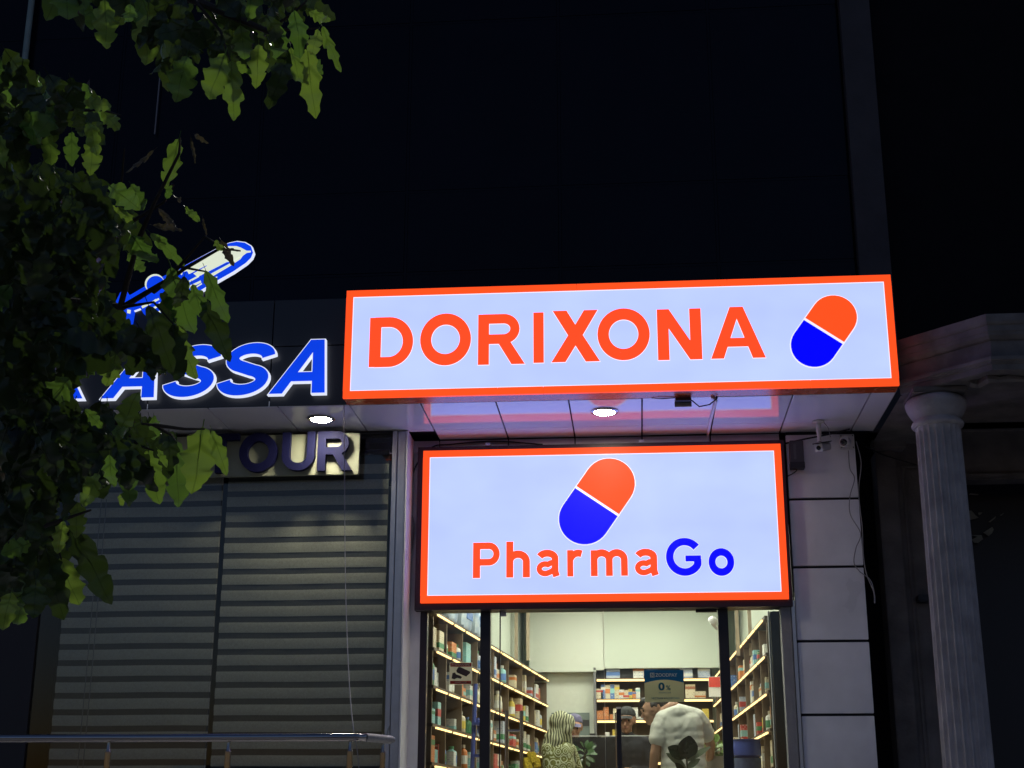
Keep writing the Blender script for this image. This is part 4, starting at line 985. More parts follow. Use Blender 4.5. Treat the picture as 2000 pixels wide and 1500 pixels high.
# back shelves
bz = [at(1200,y,6.2).z for y in (1330,1370,1412,1453)]; sp_ = bz[0]-bz[1]
bz = [bz[0]+.0, bz[0]-sp_, bz[0]-2*sp_, bz[0]-3*sp_, bz[0]-4*sp_, bz[0]-5*sp_]
bA, bB = Vector((at(1164,1330,6.12).x, 6.12, 0)), Vector((at(1392,1330,6.12).x, 6.12, 0))
BS = thing('back_shelves', 'walnut shelves with warm strip lights across the back wall behind the counter', 'shelves', (0,6.12,Z0))
bx('back_panel', bA.x, bB.x, 6.44, 6.46, Z0, zbk+.02, M_wood2, BS)
bx('upright', bA.x-.03, bA.x, 6.1, 6.44, Z0, zbk+.03, mat('grey_shelf_board',(.14,.14,.15),.5), BS)
for u in (.33,.68): 
    x = bA.x+(bB.x-bA.x)*u; bx('upright', x-.012, x+.012, 6.3, 6.43, Z0, bz[0]-.02, M_wood2, BS)
for z in bz:
    s_o = bx('shelf', bA.x, bB.x, 6.12, 6.43, z, z+.026, M_wood, BS)
    bx('led_strip', bA.x+.01, bB.x-.01, 6.108, 6.118, z-.012, z+.012, E_led, s_o)
bx('top_backing', bA.x, bB.x, 6.3, 6.32, bz[0]+.028, zbk+.03, mat('grey_shelf_board'), BS)
ex = Vector((1,0,0)); ey = Vector((0,1,0))
def on_back(px, row, wpx, hpx, ci, label, group=None, band=None, name='product_box'):
    q = at(px,1400,6.2); k = (6.2-CAM.y)/F_PX*1.02
    return carton(Vector((q.x,6.22,bz[row]+.0275)), ex, ey, wpx*k, .1, hpx*k, ci, label, group, band, name)
on_back(1199,0,25,29,9,'large white and pale blue box on the back top shelf','',2)
on_back(1249,0,20,21,0,'white picture box on the back top shelf left of the sticker','',3)
on_back(1276,0,20,20,1,'cream box on the back top shelf behind the sticker','',2)
on_back(1343,0,23,20,9,'first pale blue picture box right of the sticker on the top shelf','',0)
on_back(1378,0,22,20,9,'last pale blue picture box on the back top shelf','',0)
for k, (px, wd, hp, ci, bd_) in enumerate(((1170,16,19,1,5),(1179,8,26,2,0),(1188,9,26,1,3),(1197,8,27,2,7),(1206,9,26,1,6),(1215,10,17,0,3),(1224,11,16,1,5),(1232,7,18,6,2),(1240,7,14,3,2),(1247,8,20,0,7),(1350,18,26,1,8),(1369,20,13,1,3))):
    on_back(px,1,wd,hp,ci,'%s carton, number %s from the left on the second back shelf' % (PAL[ci][1], ['one','two','three','four','five','six','seven','eight','nine','ten','eleven','twelve'][k]),None,bd_)
for k in range(3):
    for j in range((5,7,3)[k]):
        q = at((1172,1184,1194)[k],1400,6.2)
        t = carton(Vector((q.x,6.22,bz[2]+.0275+j*.0215)), ex, ey, (.075,.062,.04)[k], .09, .0205, 3, 'small orange carton in the stack on the third back shelf, %s' % ('left pile','middle pile','right pile')[k], 'orange cartons stacked in the %s' % ('left pile','middle pile','right pile')[k])
for px, wd, hp, ci, lab in ((1202,8,20,1,'narrow cream carton right of the orange stack'),(1240,12,22,0,'white tubs beside the cap of the pharmacist'),(1252,14,5,0,'flat white box beside the tubs on the third back shelf'),(1378,12,19,6,'yellow carton at the right end of the third back shelf')):
    on_back(px,2,wd,hp,ci,lab,None,None)
for px, wd, hp, ci, lab in ((1180,13,8,1,'low cream carton on the fourth back shelf'),(1186,7,15,0,'upright white carton on the fourth back shelf'),(1200,8,20,6,'yellow-cream carton on the fourth back shelf beside the door bar')):
    on_back(px,3,wd,hp,ci,lab,None,None)
# red poster at the right rear
q = at(1396,1342,5.4); k = 17/F_PX
RP = thing('red_poster', 'small red and white poster at the right rear shelves', 'poster', (q.x,5.4,q.z-.1))
bx('sheet', q.x-.07, q.x+.07, 5.4, 5.404, q.z-.11, q.z+.12, M_band[0], RP); bx('red_field', q.x-.065, q.x+.065, 5.396, 5.3995, q.z-.0, q.z+.115, mat('red_poster_print',(.6,.05,.03),.4), RP)
# dark gate board by the right jamb, wall dome camera, water dispenser
q0, q1 = at(1499,1195,.45), at(1536,1195,.45)
GB = thing('black_roller_post', 'tall black board with a pale cord standing inside the right side light', 'board', ((q0.x+q1.x)/2,.45,Z0))
bx('board', q0.x+.02, q1.x+.06, .42, .46, Z0+.012, q0.z, M_black_metal, GB); bx('edge', q0.x, q0.x+.014, .41, .47, Z0+.012, q0.z, M_paint_grey, GB)
MB().tube([(q1.x-.0,.40,q0.z),(q1.x-.01,.39,q0.z-.3),(q1.x-.008,.39,q0.z-.83)], .008, 6).build('cord', M_wire_grey, GB)
q = at(1390,1216,3.0)
WC = thing('indoor_dome_camera', 'white dome camera on a stalk high inside the shop right of the door', 'camera', tuple(q))
MB().lathe([(.045,.0),(.05,.03),(.035,.06),(.018,.065)], q, 16, axis=Vector((.3,-.2,.4))).build('dome', M_white_plastic, WC, smooth=True); MB().tube([q,q+Vector((.05,.05,-.05)),q+Vector((.12,.08,-.06))], .02, 8).build('stalk', M_white_plastic, WC)
q = at(1457,1440,.95)
WD = thing('water_dispenser', 'water dispenser with a blue bottle inside the right side light', 'water dispenser', (q.x,.95,Z0))
M_waterblue = mat('blue_bottle_plastic', (.07,.10,.36), .15, noise=.1, scale=5)
MB().lathe([(.10,0),(.125,.02),(.125,.11),(.118,.125),(.118,.14),(.128,.15)], (q.x,.95,q.z-.17), 28).build('bottle_top', M_waterblue, WD, smooth=True)
MB().lathe([(.118,0),(.118,.26)], (q.x,.95,q.z-.432), 28).build('bottle_body', mat('ribbed_blue_plastic',(.16,.2,.36),.12,noise=.5,scale=9), WD, smooth=True)
MB().box(q.x-.16,q.x+.16,.8,1.1,Z0+.012,q.z-.434).build('cabinet', M_white_plastic, WD, bevel=.012)
# counter, monitor, acrylic screen
YCt = 2.75
CT = thing('counter', 'dark sales counter across the middle of the pharmacy', 'counter', (0,YCt,Z0))
zc = at(1180,1512,YCt).z
bx('front', -.95, .75, YCt, YCt+.04, Z0+.012, zc-.03, M_wood, CT); bx('top', -1.0, .8, YCt-.05, YCt+.6, zc-.03, zc, M_black_metal, CT); bx('side', -.95, -.91, YCt+.04, YCt+.55, Z0+.012, zc-.03, M_wood, CT)
m0, m1_ = at(1110,1440,YCt+.2), at(1203,1500,YCt+.2)
MN = thing('monitor', 'black computer monitor seen from behind on the counter between the woman and the door bar', 'monitor', ((m0.x+m1_.x)/2,YCt+.2,zc))
bx('back_shell', m0.x, m1_.x, YCt+.19, YCt+.225, m1_.z, m0.z, M_black_metal, MN, bevel=.006)
bx('stand', (m0.x+m1_.x)/2-.03, (m0.x+m1_.x)/2+.03, YCt+.17, YCt+.188, zc, m0.z-.1, M_black_metal, MN); bx('foot', (m0.x+m1_.x)/2-.12, (m0.x+m1_.x)/2+.12, YCt+.1, YCt+.3, zc, zc+.012, M_black_metal, MN)
bx('webcam', (m0.x+m1_.x)/2-.02, (m0.x+m1_.x)/2+.04, YCt+.17, YCt+.21, m0.z+.001, m0.z+.035, M_black_metal, MN)
word('IMMER', m0.x+.13, m0.x+.28, m0.z-.075, m0.z-.052, YCt+.187, mat('grey_print',(.12,.12,.13),.5), MN, off=0)
AS = thing('acrylic_screen', 'low clear acrylic counter screen with a bright top edge', 'screen', (.1,YCt+.1,zc))
s0, s1_ = at(1108,1437,YCt+.12), at(1276,1437,YCt+.12)
bx('sheet', s0.x, s1_.x, YCt+.118, YCt+.123, zc, s0.z-.007, glass('acrylic',(.9,.92,.94),.25), AS); bx('top_edge', s0.x, s1_.x, YCt+.116, YCt+.125, s0.z-.006, s0.z, mat('frosted_edge',(.8,.8,.8),.3), AS)

# ---- plants inside
def leafblade(L, Wd, curl=.1, n=6, wfun=None):
    rows = []
    for i in range(n+1):
        t = i/n; wv = Wd*(wfun(t) if wfun else math.sin(math.pi*min(1,t*.96+.02))**.75); z = -curl*t*t*L
        rows.append([(-wv, t*L, z+.12*wv), (0, t*L, z), (wv, t*L, z+.12*wv)])
    return rows
def place_blade(mb, rows, base, dirv, nrm):
    y = dirv.normalized(); x = y.cross(nrm).normalized(); z = x.cross(y)
    mb.grid([[base + x*p[0] + y*p[1] + z*p[2] for p in r] for r in rows])
M_rubber = mat('rubber_plant_leaf', (.012,.035,.018), .25, noise=.3, scale=8); M_rubber2 = mat('rubber_leaf_underside', (.16,.2,.12), .5, noise=.2, scale=8)
M_plantg = mat('bright_plant_leaf', (.10,.19,.025), .45, noise=.45, scale=14); M_pothos = mat('pothos_leaf', (.05,.12,.04), .4, noise=.5, scale=16)
M_pot = mat('clay_pot', (.3,.28,.25), .6, noise=.1, scale=10); M_stemg = mat('plant_stem', (.07,.07,.03), .6)
YRp = .75
q = at(1342,1500,YRp)
RPn = thing('rubber_plant', 'rubber plant with large dark oval leaves in front of the man in white', 'plant', (q.x,YRp,Z0))
MB().lathe([(.11,.012),(.15,.3),(.16,.31),(.13,.3),(.05,.28)], (q.x,YRp,Z0), 20).build('pot', M_pot, RPn, smooth=True)
MB().tube([(q.x,YRp,Z0+.25),(q.x+.01,YRp,q.z-.1),(q.x-.005,YRp,q.z+.12)], [.014,.01,.006], 7).build('stem', M_stemg, RPn)
tv = Vector((0,-1,0))
for (bxp, byp, txp, typ, wd, mt_, tilt) in ((1340,1483,1347,1438,.085,M_rubber,.1),(1339,1480,1306,1459,.06,M_rubber,.3),(1340,1500,1303,1470,.035,M_rubber2,.6),(1341,1487,1386,1457,.028,M_rubber2,-.6),(1341,1500,1366,1482,.03,M_rubber2,-.4),(1340,1512,1320,1490,.03,M_rubber,.4),(1341,1540,1375,1520,.05,M_rubber,-.3),(1341,1545,1305,1530,.05,M_rubber,.3)):
    b_, t_ = at(bxp,byp,YRp), at(txp,typ,YRp-.06); mb = MB(); place_blade(mb, leafblade((t_-b_).length, wd, .08, 8), b_, t_-b_, (tv+Vector((tilt,0,.2))).normalized()); mb.build('leaf', mt_, RPn, smooth=True)
def bush(name, label, px, py, Y, rx, rz, n, m_, L, seed, pot_h=.3):
    rnd = random.Random(seed); q = at(px,py,Y); t = thing(name, label, 'plant', (q.x,Y,Z0))
    MB().lathe([(.09,.012),(.12,pot_h),(.05,pot_h-.02)], (q.x,Y,Z0), 16).build('pot', M_pot, t, smooth=True)
    MB().tube([(q.x,Y,Z0+pot_h-.03),(q.x+.01,Y,q.z)], .01, 6).build('stem', M_stemg, t)
    for k in range(n):
        v = Vector((rnd.gauss(0,1),rnd.gauss(0,1),rnd.gauss(0,1))).normalized()*rnd.random()**.4
        b_ = Vector((q.x+v.x*rx,Y+v.y*rx*.8,q.z+v.z*rz)); dv = (v+Vector((0,-.2,.25-.7*rnd.random()))).normalized()
        mb = MB(); place_blade(mb, leafblade(L*rnd.uniform(.7,1.2), L*.25, .25, 4), b_, dv, Vector((rnd.uniform(-.5,.5),-1,rnd.uniform(.2,.9))).normalized()); mb.build('leaf', m_, t, smooth=True)
bush('leafy_plant', 'bright green bushy plant behind the rubber plant by the right mullion', 1396,1468,1.6,.09,.12,46,M_plantg,.12,11,1.1)
bush('trailing_plant', 'dark green trailing plant on the counter beside the woman', 1141,1474,2.6,.06,.09,26,M_pothos,.09,12,.9)
YF = thing('yellow_sponge_pack', 'bunch of yellow spotted sponges at the lower left behind the woman', 'sponge', tuple(at(1036,1500,2.2)))
for (px,py,r) in ((1030,1492,.055),(1040,1480,.05),(1048,1490,.045),(1034,1474,.03)):
    c = at(px,py,2.2); MB().obox(c, Vector((.9,.3*(r-.04)*30,.2)).normalized(), Vector((-.3,.9,0)).normalized(), Vector((-.2,0,1)).normalized(), r*.75, r*.6, r*1.1).build('sponge', mat('yellow_sponge',(.62,.45,.03),.8,noise=.55,scale=45,bump=.8,bscale=60), YF, bevel=.012)
p_ = at(1040,1515,2.2); bx('display_stand', p_.x-.15, p_.x+.12, 2.1, 2.3, Z0+.012, p_.z+.02, M_wood2, YF)
# ================================================================== PEOPLE
def fuse(shapes, voxel=.012, smooth=6):
    """one continuous surface from overlapping limbs: shapes = list of chains [(point, radius[, (sx,sy,sz)])...]"""
    bm = bmesh.new()
    def ball(c, r, s=(1,1,1)):
        mtx = Matrix.Translation(c) @ Matrix.Diagonal((r*s[0], r*s[1], r*s[2], 1)); bmesh.ops.create_icosphere(bm, subdivisions=2, radius=1, matrix=mtx)
    for ch in shapes:
        for i, e in enumerate(ch):
            p, r = Vector(e[0]), e[1]; s = e[2] if len(e) > 2 else (1,1,1); ball(p, r, s)
            if i+1 < len(ch):
                q, r2 = Vector(ch[i+1][0]), ch[i+1][1]; s2 = ch[i+1][2] if len(ch[i+1]) > 2 else (1,1,1)
                n_ = max(2, int((q-p).length/(min(r,r2)*.45)))
                for k in range(1, n_):
                    t = k/n_; ball(p.lerp(q,t), r+(r2-r)*t, tuple(a+(b-a)*t for a,b in zip(s,s2)))
    me = bpy.data.meshes.new('figure'); bm.to_mesh(me); bm.free()
    ob = bpy.data.objects.new('figure', me); COL.objects.link(ob)
    rm = ob.modifiers.new('r','REMESH'); rm.mode = 'VOXEL'; rm.voxel_size = voxel
    sm = ob.modifiers.new('s','SMOOTH'); sm.iterations = smooth; sm.factor = .5
    dg = bpy.context.evaluated_depsgraph_get(); dg.update()
    out = bpy.data.meshes.new_from_object(ob.evaluated_get(dg)); bpy.data.objects.remove(ob)
    for p in out.polygons: p.use_smooth = True
    return out
def skin_part(name, shapes, m_, parent, voxel=.012, smooth=6, folds=None):
    me = fuse(shapes, voxel, smooth); off = OFF[parent.name]
    if folds:
        nn = [v.normal.copy() for v in me.vertices]
        for v, n_ in zip(me.vertices, nn): v.co += n_*folds(v.co)
    for v in me.vertices: v.co -= off
    me.materials.clear(); me.materials.append(m_); me.name = name
    o = bpy.data.objects.new(name, me); COL.objects.link(o); o.parent = parent; OFF[o.name] = off.copy(); return o
M_skin = mat('skin', (.42,.22,.14), .5, noise=.12, scale=25); M_skin2 = mat('tanned_skin', (.42,.235,.15), .5, noise=.15, scale=25)
M_hair = mat('dark_hair', (.018,.013,.011), .5, noise=.5, scale=90, bump=.6, bscale=200)
M_tee = mat('white_cotton', (.68,.68,.60), .9, noise=.05, scale=9, bump=.1, bscale=12)
M_blackwool = mat('black_knit', (.012,.012,.018), .85, bump=.2, bscale=150); M_trouser = mat('dark_trousers', (.03,.032,.05), .85); M_shoe = mat('dark_shoe', (.02,.02,.02), .5)
M_cap = mat('charcoal_cap', (.022,.024,.026), .8); M_cap2 = mat('mauve_cap', (.12,.11,.2), .8)
def pattern(name, base, ink, kind):
    mt = bpy.data.materials.new(name); mt.use_nodes = True; n = mt.node_tree; b = n.nodes['Principled BSDF']; b.inputs['Roughness'].default_value = .8
    tc = n.nodes.new('ShaderNodeTexCoord'); rp = n.nodes.new('ShaderNodeValToRGB'); rp.color_ramp.elements[0].color = ink+(1,); rp.color_ramp.elements[1].color = base+(1,)
    if kind == 'zebra':
        tx = n.nodes.new('ShaderNodeTexWave'); tx.inputs['Scale'].default_value = 13; tx.inputs['Distortion'].default_value = 7; tx.inputs['Detail'].default_value = 1.2; tx.inputs['Detail Scale'].default_value = .7
        rp.color_ramp.elements[0].position = .35; rp.color_ramp.elements[1].position = .6; src = tx.outputs[1]; n.links.new(tc.outputs['Object'], tx.inputs['Vector'])
    else:
        tx = n.nodes.new('ShaderNodeTexVoronoi'); tx.inputs['Scale'].default_value = 15; n.links.new(tc.outputs['Object'], tx.inputs['Vector'])
        mm = n.nodes.new('ShaderNodeMath'); mm.operation = 'MULTIPLY'; mm.inputs[1].default_value = 24; n.links.new(tx.outputs['Distance'], mm.inputs[0])
        sn = n.nodes.new('ShaderNodeMath'); sn.operation = 'SINE'; n.links.new(mm.outputs[0], sn.inputs[0]); src = sn.outputs[0]
        rp.color_ramp.elements[0].position = .25; rp.color_ramp.elements[1].position = .5
    n.links.new(src, rp.inputs[0]); n.links.new(rp.outputs[0], b.inputs['Base Color']); return mt
M_scarf = pattern('zebra_scarf', (.46,.46,.30), (.06,.065,.03), 'zebra'); M_dress = pattern('paisley_dress', (.47,.5,.34), (.13,.13,.025), 'paisley')
def hand(base, d, pn, side, curl=.5):
    """palm and five fingers as chains; d = direction of the fingers, pn = palm normal, side = thumb side"""
    d = d.normalized(); pn = pn.normalized(); x = d.cross(pn).normalized()*side; ch = []
    ch.append([(base, .024), (base+d*.045, .026, (1,1,1)), (base+d*.075, .022)])
    ch.append([(base+d*.06+x*.02, .016), (base+d*.075-x*.025, .015)])
    for k, (o, L) in enumerate(((.03,.070),(.011,.080),(-.009,.075),(-.028,.058))):
        r0 = base+d*.085+x*o; a = r0+d*L*.5+pn*L*.15*curl; b = a+d*L*.3+pn*L*.4*curl; ch.append([(r0-d*.02,.0105),(r0,.0095),(a,.009),(b,.0078)])
    t0 = base+d*.02+x*.026; ch.append([(t0,.012),(t0+x*.025+d*.025,.0105),(t0+x*.032+d*.055+pn*.012,.009)])
    return ch
def head_chains(c, f, upd, s=1.0):
    """skull, jaw, nose, ears and neck root; f = where the face looks, upd = top of the head"""
    f = f.normalized(); u = (upd-f*upd.dot(f)).normalized(); x = f.cross(u)
    ch = [[(c+u*.035-f*.012, .092*s)], [(c+f*.018+u*.01, .082*s)], [(c-u*.055+f*.035, .058*s), (c-u*.085+f*.055, .034*s)],
          [(c+f*.088-u*.0, .013), (c+f*.108-u*.028, .015)], [(c+f*.092+u*.03, .014),(c+f*.088+u*.012,.012)],
          [(c+f*.083-u*.058+x*.016, .011), (c+f*.088-u*.058, .013), (c+f*.083-u*.058-x*.016, .011)]]
    for sg in (-1,1):
        ch.append([(c+x*sg*.082+u*.018-f*.008, .016, (1,1,1)), (c+x*sg*.086-u*.02-f*.004, .012)])
        ch.append([(c+f*.07+u*.036+x*sg*.034, .018)]); ch.append([(c+f*.062-u*.03+x*sg*.04,.026)])
    return ch
def add_face(parent, c, f, upd):
    f = f.normalized(); u = (upd-f*upd.dot(f)).normalized(); x = f.cross(u)
    for sg in (-1,1):
        e = MB().lathe([(.002,-.004),(.009,-.002),(.012,.002),(.008,.006),(.002,.008)], c+f*.083+u*.014+x*sg*.032, 10, axis=f).build('eye', mat('eye_dark',(.03,.02,.018),.2), parent, smooth=True)
        MB().tube([c+f*.093+u*.034+x*sg*.014, c+f*.095+u*.04+x*sg*.032, c+f*.082+u*.034+x*sg*.052], [.004,.005,.003], 6).build('eyebrow', M_hair, parent)
    MB().tube([c+f*.094-u*.058-x*.024, c+f*.102-u*.056, c+f*.094-u*.058+x*.024], [.003,.005,.003], 6).build('mouth', mat('lips',(.28,.09,.07),.5), parent)
def legs(pel, foot_l, foot_r, zf):
    out = []
    for sg, ft in ((-1,foot_l),(1,foot_r)):
        hip = pel+Vector((sg*.09,0,-.03)); kn = hip.lerp(ft,.5)+Vector((0,.0,0)); out.append((hip,kn,ft))
    return out
def trousers(t, pel, L, m_):
    ch = [[(pel+Vector((-.06,0,.06)),.12,(1,.85,1)),(pel+Vector((.06,0,.06)),.12,(1,.85,1))]]
    for hip,kn,ft in L: ch.append([(hip,.098),(kn,.066),(ft+Vector((0,0,.1)),.052)])
    skin_part('trousers', ch, m_, t, .014)
    for hip,kn,ft in L: pass
def shoes(t, L, f):
    for hip,kn,ft in L: skin_part('shoe', [[(ft-f*.03+Vector((0,0,.045)),.045),(ft+f*.1+Vector((0,0,.035)),.036,(1,1,.9)),(ft+f*.16+Vector((0,0,.03)),.028)]], M_shoe, t, .012)

# --- man in the white T-shirt, back to us, head bowed to the left
YM = 1.25; zf = Z0+.012
pel = at(1335,1500,YM); pel.z = zf+.93; neck = at(1318,1381,YM-.02); chest = at(1326,1420,YM)
k_ = (YM-CAM.y)/F_PX
PM1 = thing('person', 'man in a white T-shirt seen from behind, head bowed to the left', 'person', (pel.x,YM,zf))
shl, shr = at(1292,1401,YM-.02), at(1364,1398,YM+.02)
ell, elr = at(1279,1472,YM-.06), at(1388,1455,YM+.14)
wrl, wrr = at(1272,1535,YM+.05), at(1385,1500,YM+.36)
hc = at(1275,1388,YM+.04); fdir = Vector((-.95,-.12,-.26)); hup = Vector((-.22,.1,.95))
Lg = legs(pel, Vector((pel.x-.12,YM+.0,zf)), Vector((pel.x+.12,YM+.05,zf)), zf)
bodych = head_chains(hc, fdir, hup) + [[(hc-Vector((-.03,.0,.06)),.055),(neck+Vector((-.01,0,.0)),.06),(neck+Vector((0,0,-.08)),.065)],
    [(shl-Vector((0,0,.02)),.055),(ell,.046),(wrl,.03)], [(shr-Vector((0,0,.02)),.055),(elr,.046),(wrr,.03)],
    [(chest+Vector((-.08,0,-.04)),.10),(chest+Vector((.08,0,-.04)),.10)], [(chest,.13,(1.2,.85,1)),(pel+Vector((0,0,.1)),.13,(1.1,.8,1))]] + hand(wrl, wrl-ell, Vector((.7,.6,0)), 1) + hand(wrr, wrr-elr, Vector((-.6,.3,-.5)), -1)
for hip,kn,ft in Lg: bodych.append([(hip,.085),(kn,.055),(ft+Vector((0,0,.08)),.04),(ft+Vector((0,0,.03))+Vector((0,.1,0)),.03)])
b1 = skin_part('body', bodych, M_skin2, PM1, .009, 4)
mid = (shl+shr)/2
tee = [[(shl+Vector((.02,0,-.015)),.082),(shl.lerp(ell,.3),.083),(shl.lerp(ell,.58),.082)], [(shr+Vector((-.02,0,-.015)),.082),(shr.lerp(elr,.3),.08),(shr.lerp(elr,.62),.08)],
       [(shl+Vector((.05,0,-.0)),.085,(1,.9,.9)),(neck+Vector((.02,0,-.055)),.10,(1.1,.95,.9)),(shr+Vector((-.05,0,-.0)),.085,(1,.9,.9))],
       [(mid+Vector((-.06,0,-.08)),.145,(1,.85,1)),(mid+Vector((.06,0,-.08)),.145,(1,.85,1))],
       [(mid+Vector((-.05,0,-.1)),.15,(1,.85,1)),(pel+Vector((-.05,0,.25)),.145,(1,.85,1)),(pel+Vector((-.06,-.01,.0)),.15,(1,.85,.9))],
       [(mid+Vector((.05,0,-.1)),.15,(1,.85,1)),(pel+Vector((.05,0,.25)),.145,(1,.85,1)),(pel+Vector((.06,-.01,.0)),.15,(1,.85,.9))]]
def tee_folds(p):
    u, v = p.x-mid.x, mid.z-p.z
    hang = math.sin(46*u*(1-.35*min(v,.6))+1.4*math.sin(7*v)+2.2)*min(1, max(0, v-.02)*4)
    arm = math.sin(70*v+20*u)*(1 if abs(u) > .17 else 0)
    return .0016*hang*(1-abs(u)*1.5)+.001*arm
skin_part('t_shirt', tee, M_tee, PM1, .009, 4, tee_folds)
trousers(PM1, pel+Vector((0,0,-.08)), Lg, M_trouser); shoes(PM1, Lg, Vector((0,1,0)))
f_ = fdir.normalized(); u_ = (hup-f_*hup.dot(f_)).normalized(); x_ = f_.cross(u_)
skin_part('hair', [[(hc+u_*.06-f_*.025,.092)],[(hc+u_*.03-f_*.06,.075),(hc-u_*.04-f_*.07,.055)],[(hc+u_*.09+f_*.05,.045),(hc+u_*.085+f_*.075,.03)],[(hc+u_*.03-f_*.01+x_*.06,.04)],[(hc+u_*.03-f_*.01-x_*.06,.04)]], M_hair, b1, .010, 2)
add_face(b1, hc, fdir, hup)

# --- woman in a headscarf
YWm = 1.75
pel = at(1092,1500,YWm); pel.z = zf+.86; hc = at(1099,1419,YWm); neck = at(1100,1447,YWm); fdir = Vector((.9,.38,-.12)); hup = Vector((.05,0,1))
PW = thing('person', 'woman in a zebra-patterned headscarf and paisley dress facing right', 'person', (pel.x,YWm,zf))
shl, shr = at(1072,1465,YWm-.08), at(1112,1466,YWm+.14); ell, elr = at(1078,1520,YWm-.12), at(1128,1512,YWm+.22); wrl, wrr = at(1118,1540,YWm-.0), at(1150,1535,YWm+.25)
Lg = legs(pel, Vector((pel.x-.08,YWm-.05,zf)), Vector((pel.x+.1,YWm+.08,zf)), zf)
bodych = head_chains(hc, fdir, hup, .96) + [[(hc-Vector((0,0,.06)),.05),(neck-Vector((0,0,.04)),.055)], [(shl,.05),(ell,.04),(wrl,.027)], [(shr,.05),(elr,.04),(wrr,.027)], [(neck-Vector((0,0,.08)),.09),(pel+Vector((0,0,.1)),.11)]] + hand(wrl, wrl-ell, Vector((0,.3,-1)), 1) + hand(wrr, wrr-elr, Vector((0,-.3,-1)), -1)
for hip,kn,ft in Lg: bodych.append([(hip,.08),(kn,.05),(ft+Vector((0,0,.08)),.036),(ft+Vector((.1,.03,.03)),.028)])
b2 = skin_part('body', bodych, M_skin, PW, .010, 4)
dr_ = [[(shl,.075),(ell,.07),(wrl.lerp(ell,.25),.06)], [(shr,.075),(elr,.07),(wrr.lerp(elr,.25),.06)], [(shl+Vector((.02,.04,.0)),.085),(shr+Vector((-.02,-.04,.0)),.085)],
       [(neck+Vector((-.02,0,-.10)),.125,(1,1,1)),(pel+Vector((-.01,0,.25)),.15,(1,1,1)),(pel+Vector((0,0,0)),.165),(pel+Vector((.01,.01,-.6)),.2,(1.1,1,1))]]
skin_part('dress', dr_, M_dress, PW, .012, 4, lambda p: .0022*math.sin(30*(p.x+p.y)+6*math.sin(3*p.z)))
f_ = fdir.normalized(); u_ = (hup-f_*hup.dot(f_)).normalized(); x_ = f_.cross(u_)
skin_part('headscarf', [[(hc+u_*.035-f_*.03,.108)],[(hc+u_*.02+f_*.015,.098)],[(hc-u_*.05-f_*.03,.098),(hc-u_*.14-f_*.06,.11),(hc-u_*.2-f_*.08,.10)],[(hc-u_*.085+f_*.03,.07),(hc-u_*.13+f_*.05,.062),(hc-u_*.2+f_*.09,.05),(hc-u_*.30+f_*.13,.038),(hc-u_*.38+f_*.15,.03)],[(hc+u_*.06+f_*.05,.062)],[(hc-u_*.02+x_*.05+f_*.02,.06)],[(hc-u_*.02-x_*.05+f_*.02,.06)]], M_scarf, b2, .010, 3, lambda p: .0018*math.sin(48*(p.z*.7+(p.x-hc.x)*.7)+2*math.sin(8*p.z)))
add_face(b2, hc+f_*.012, fdir, hup); shoes(PW, Lg, Vector((.9,.4,0)))

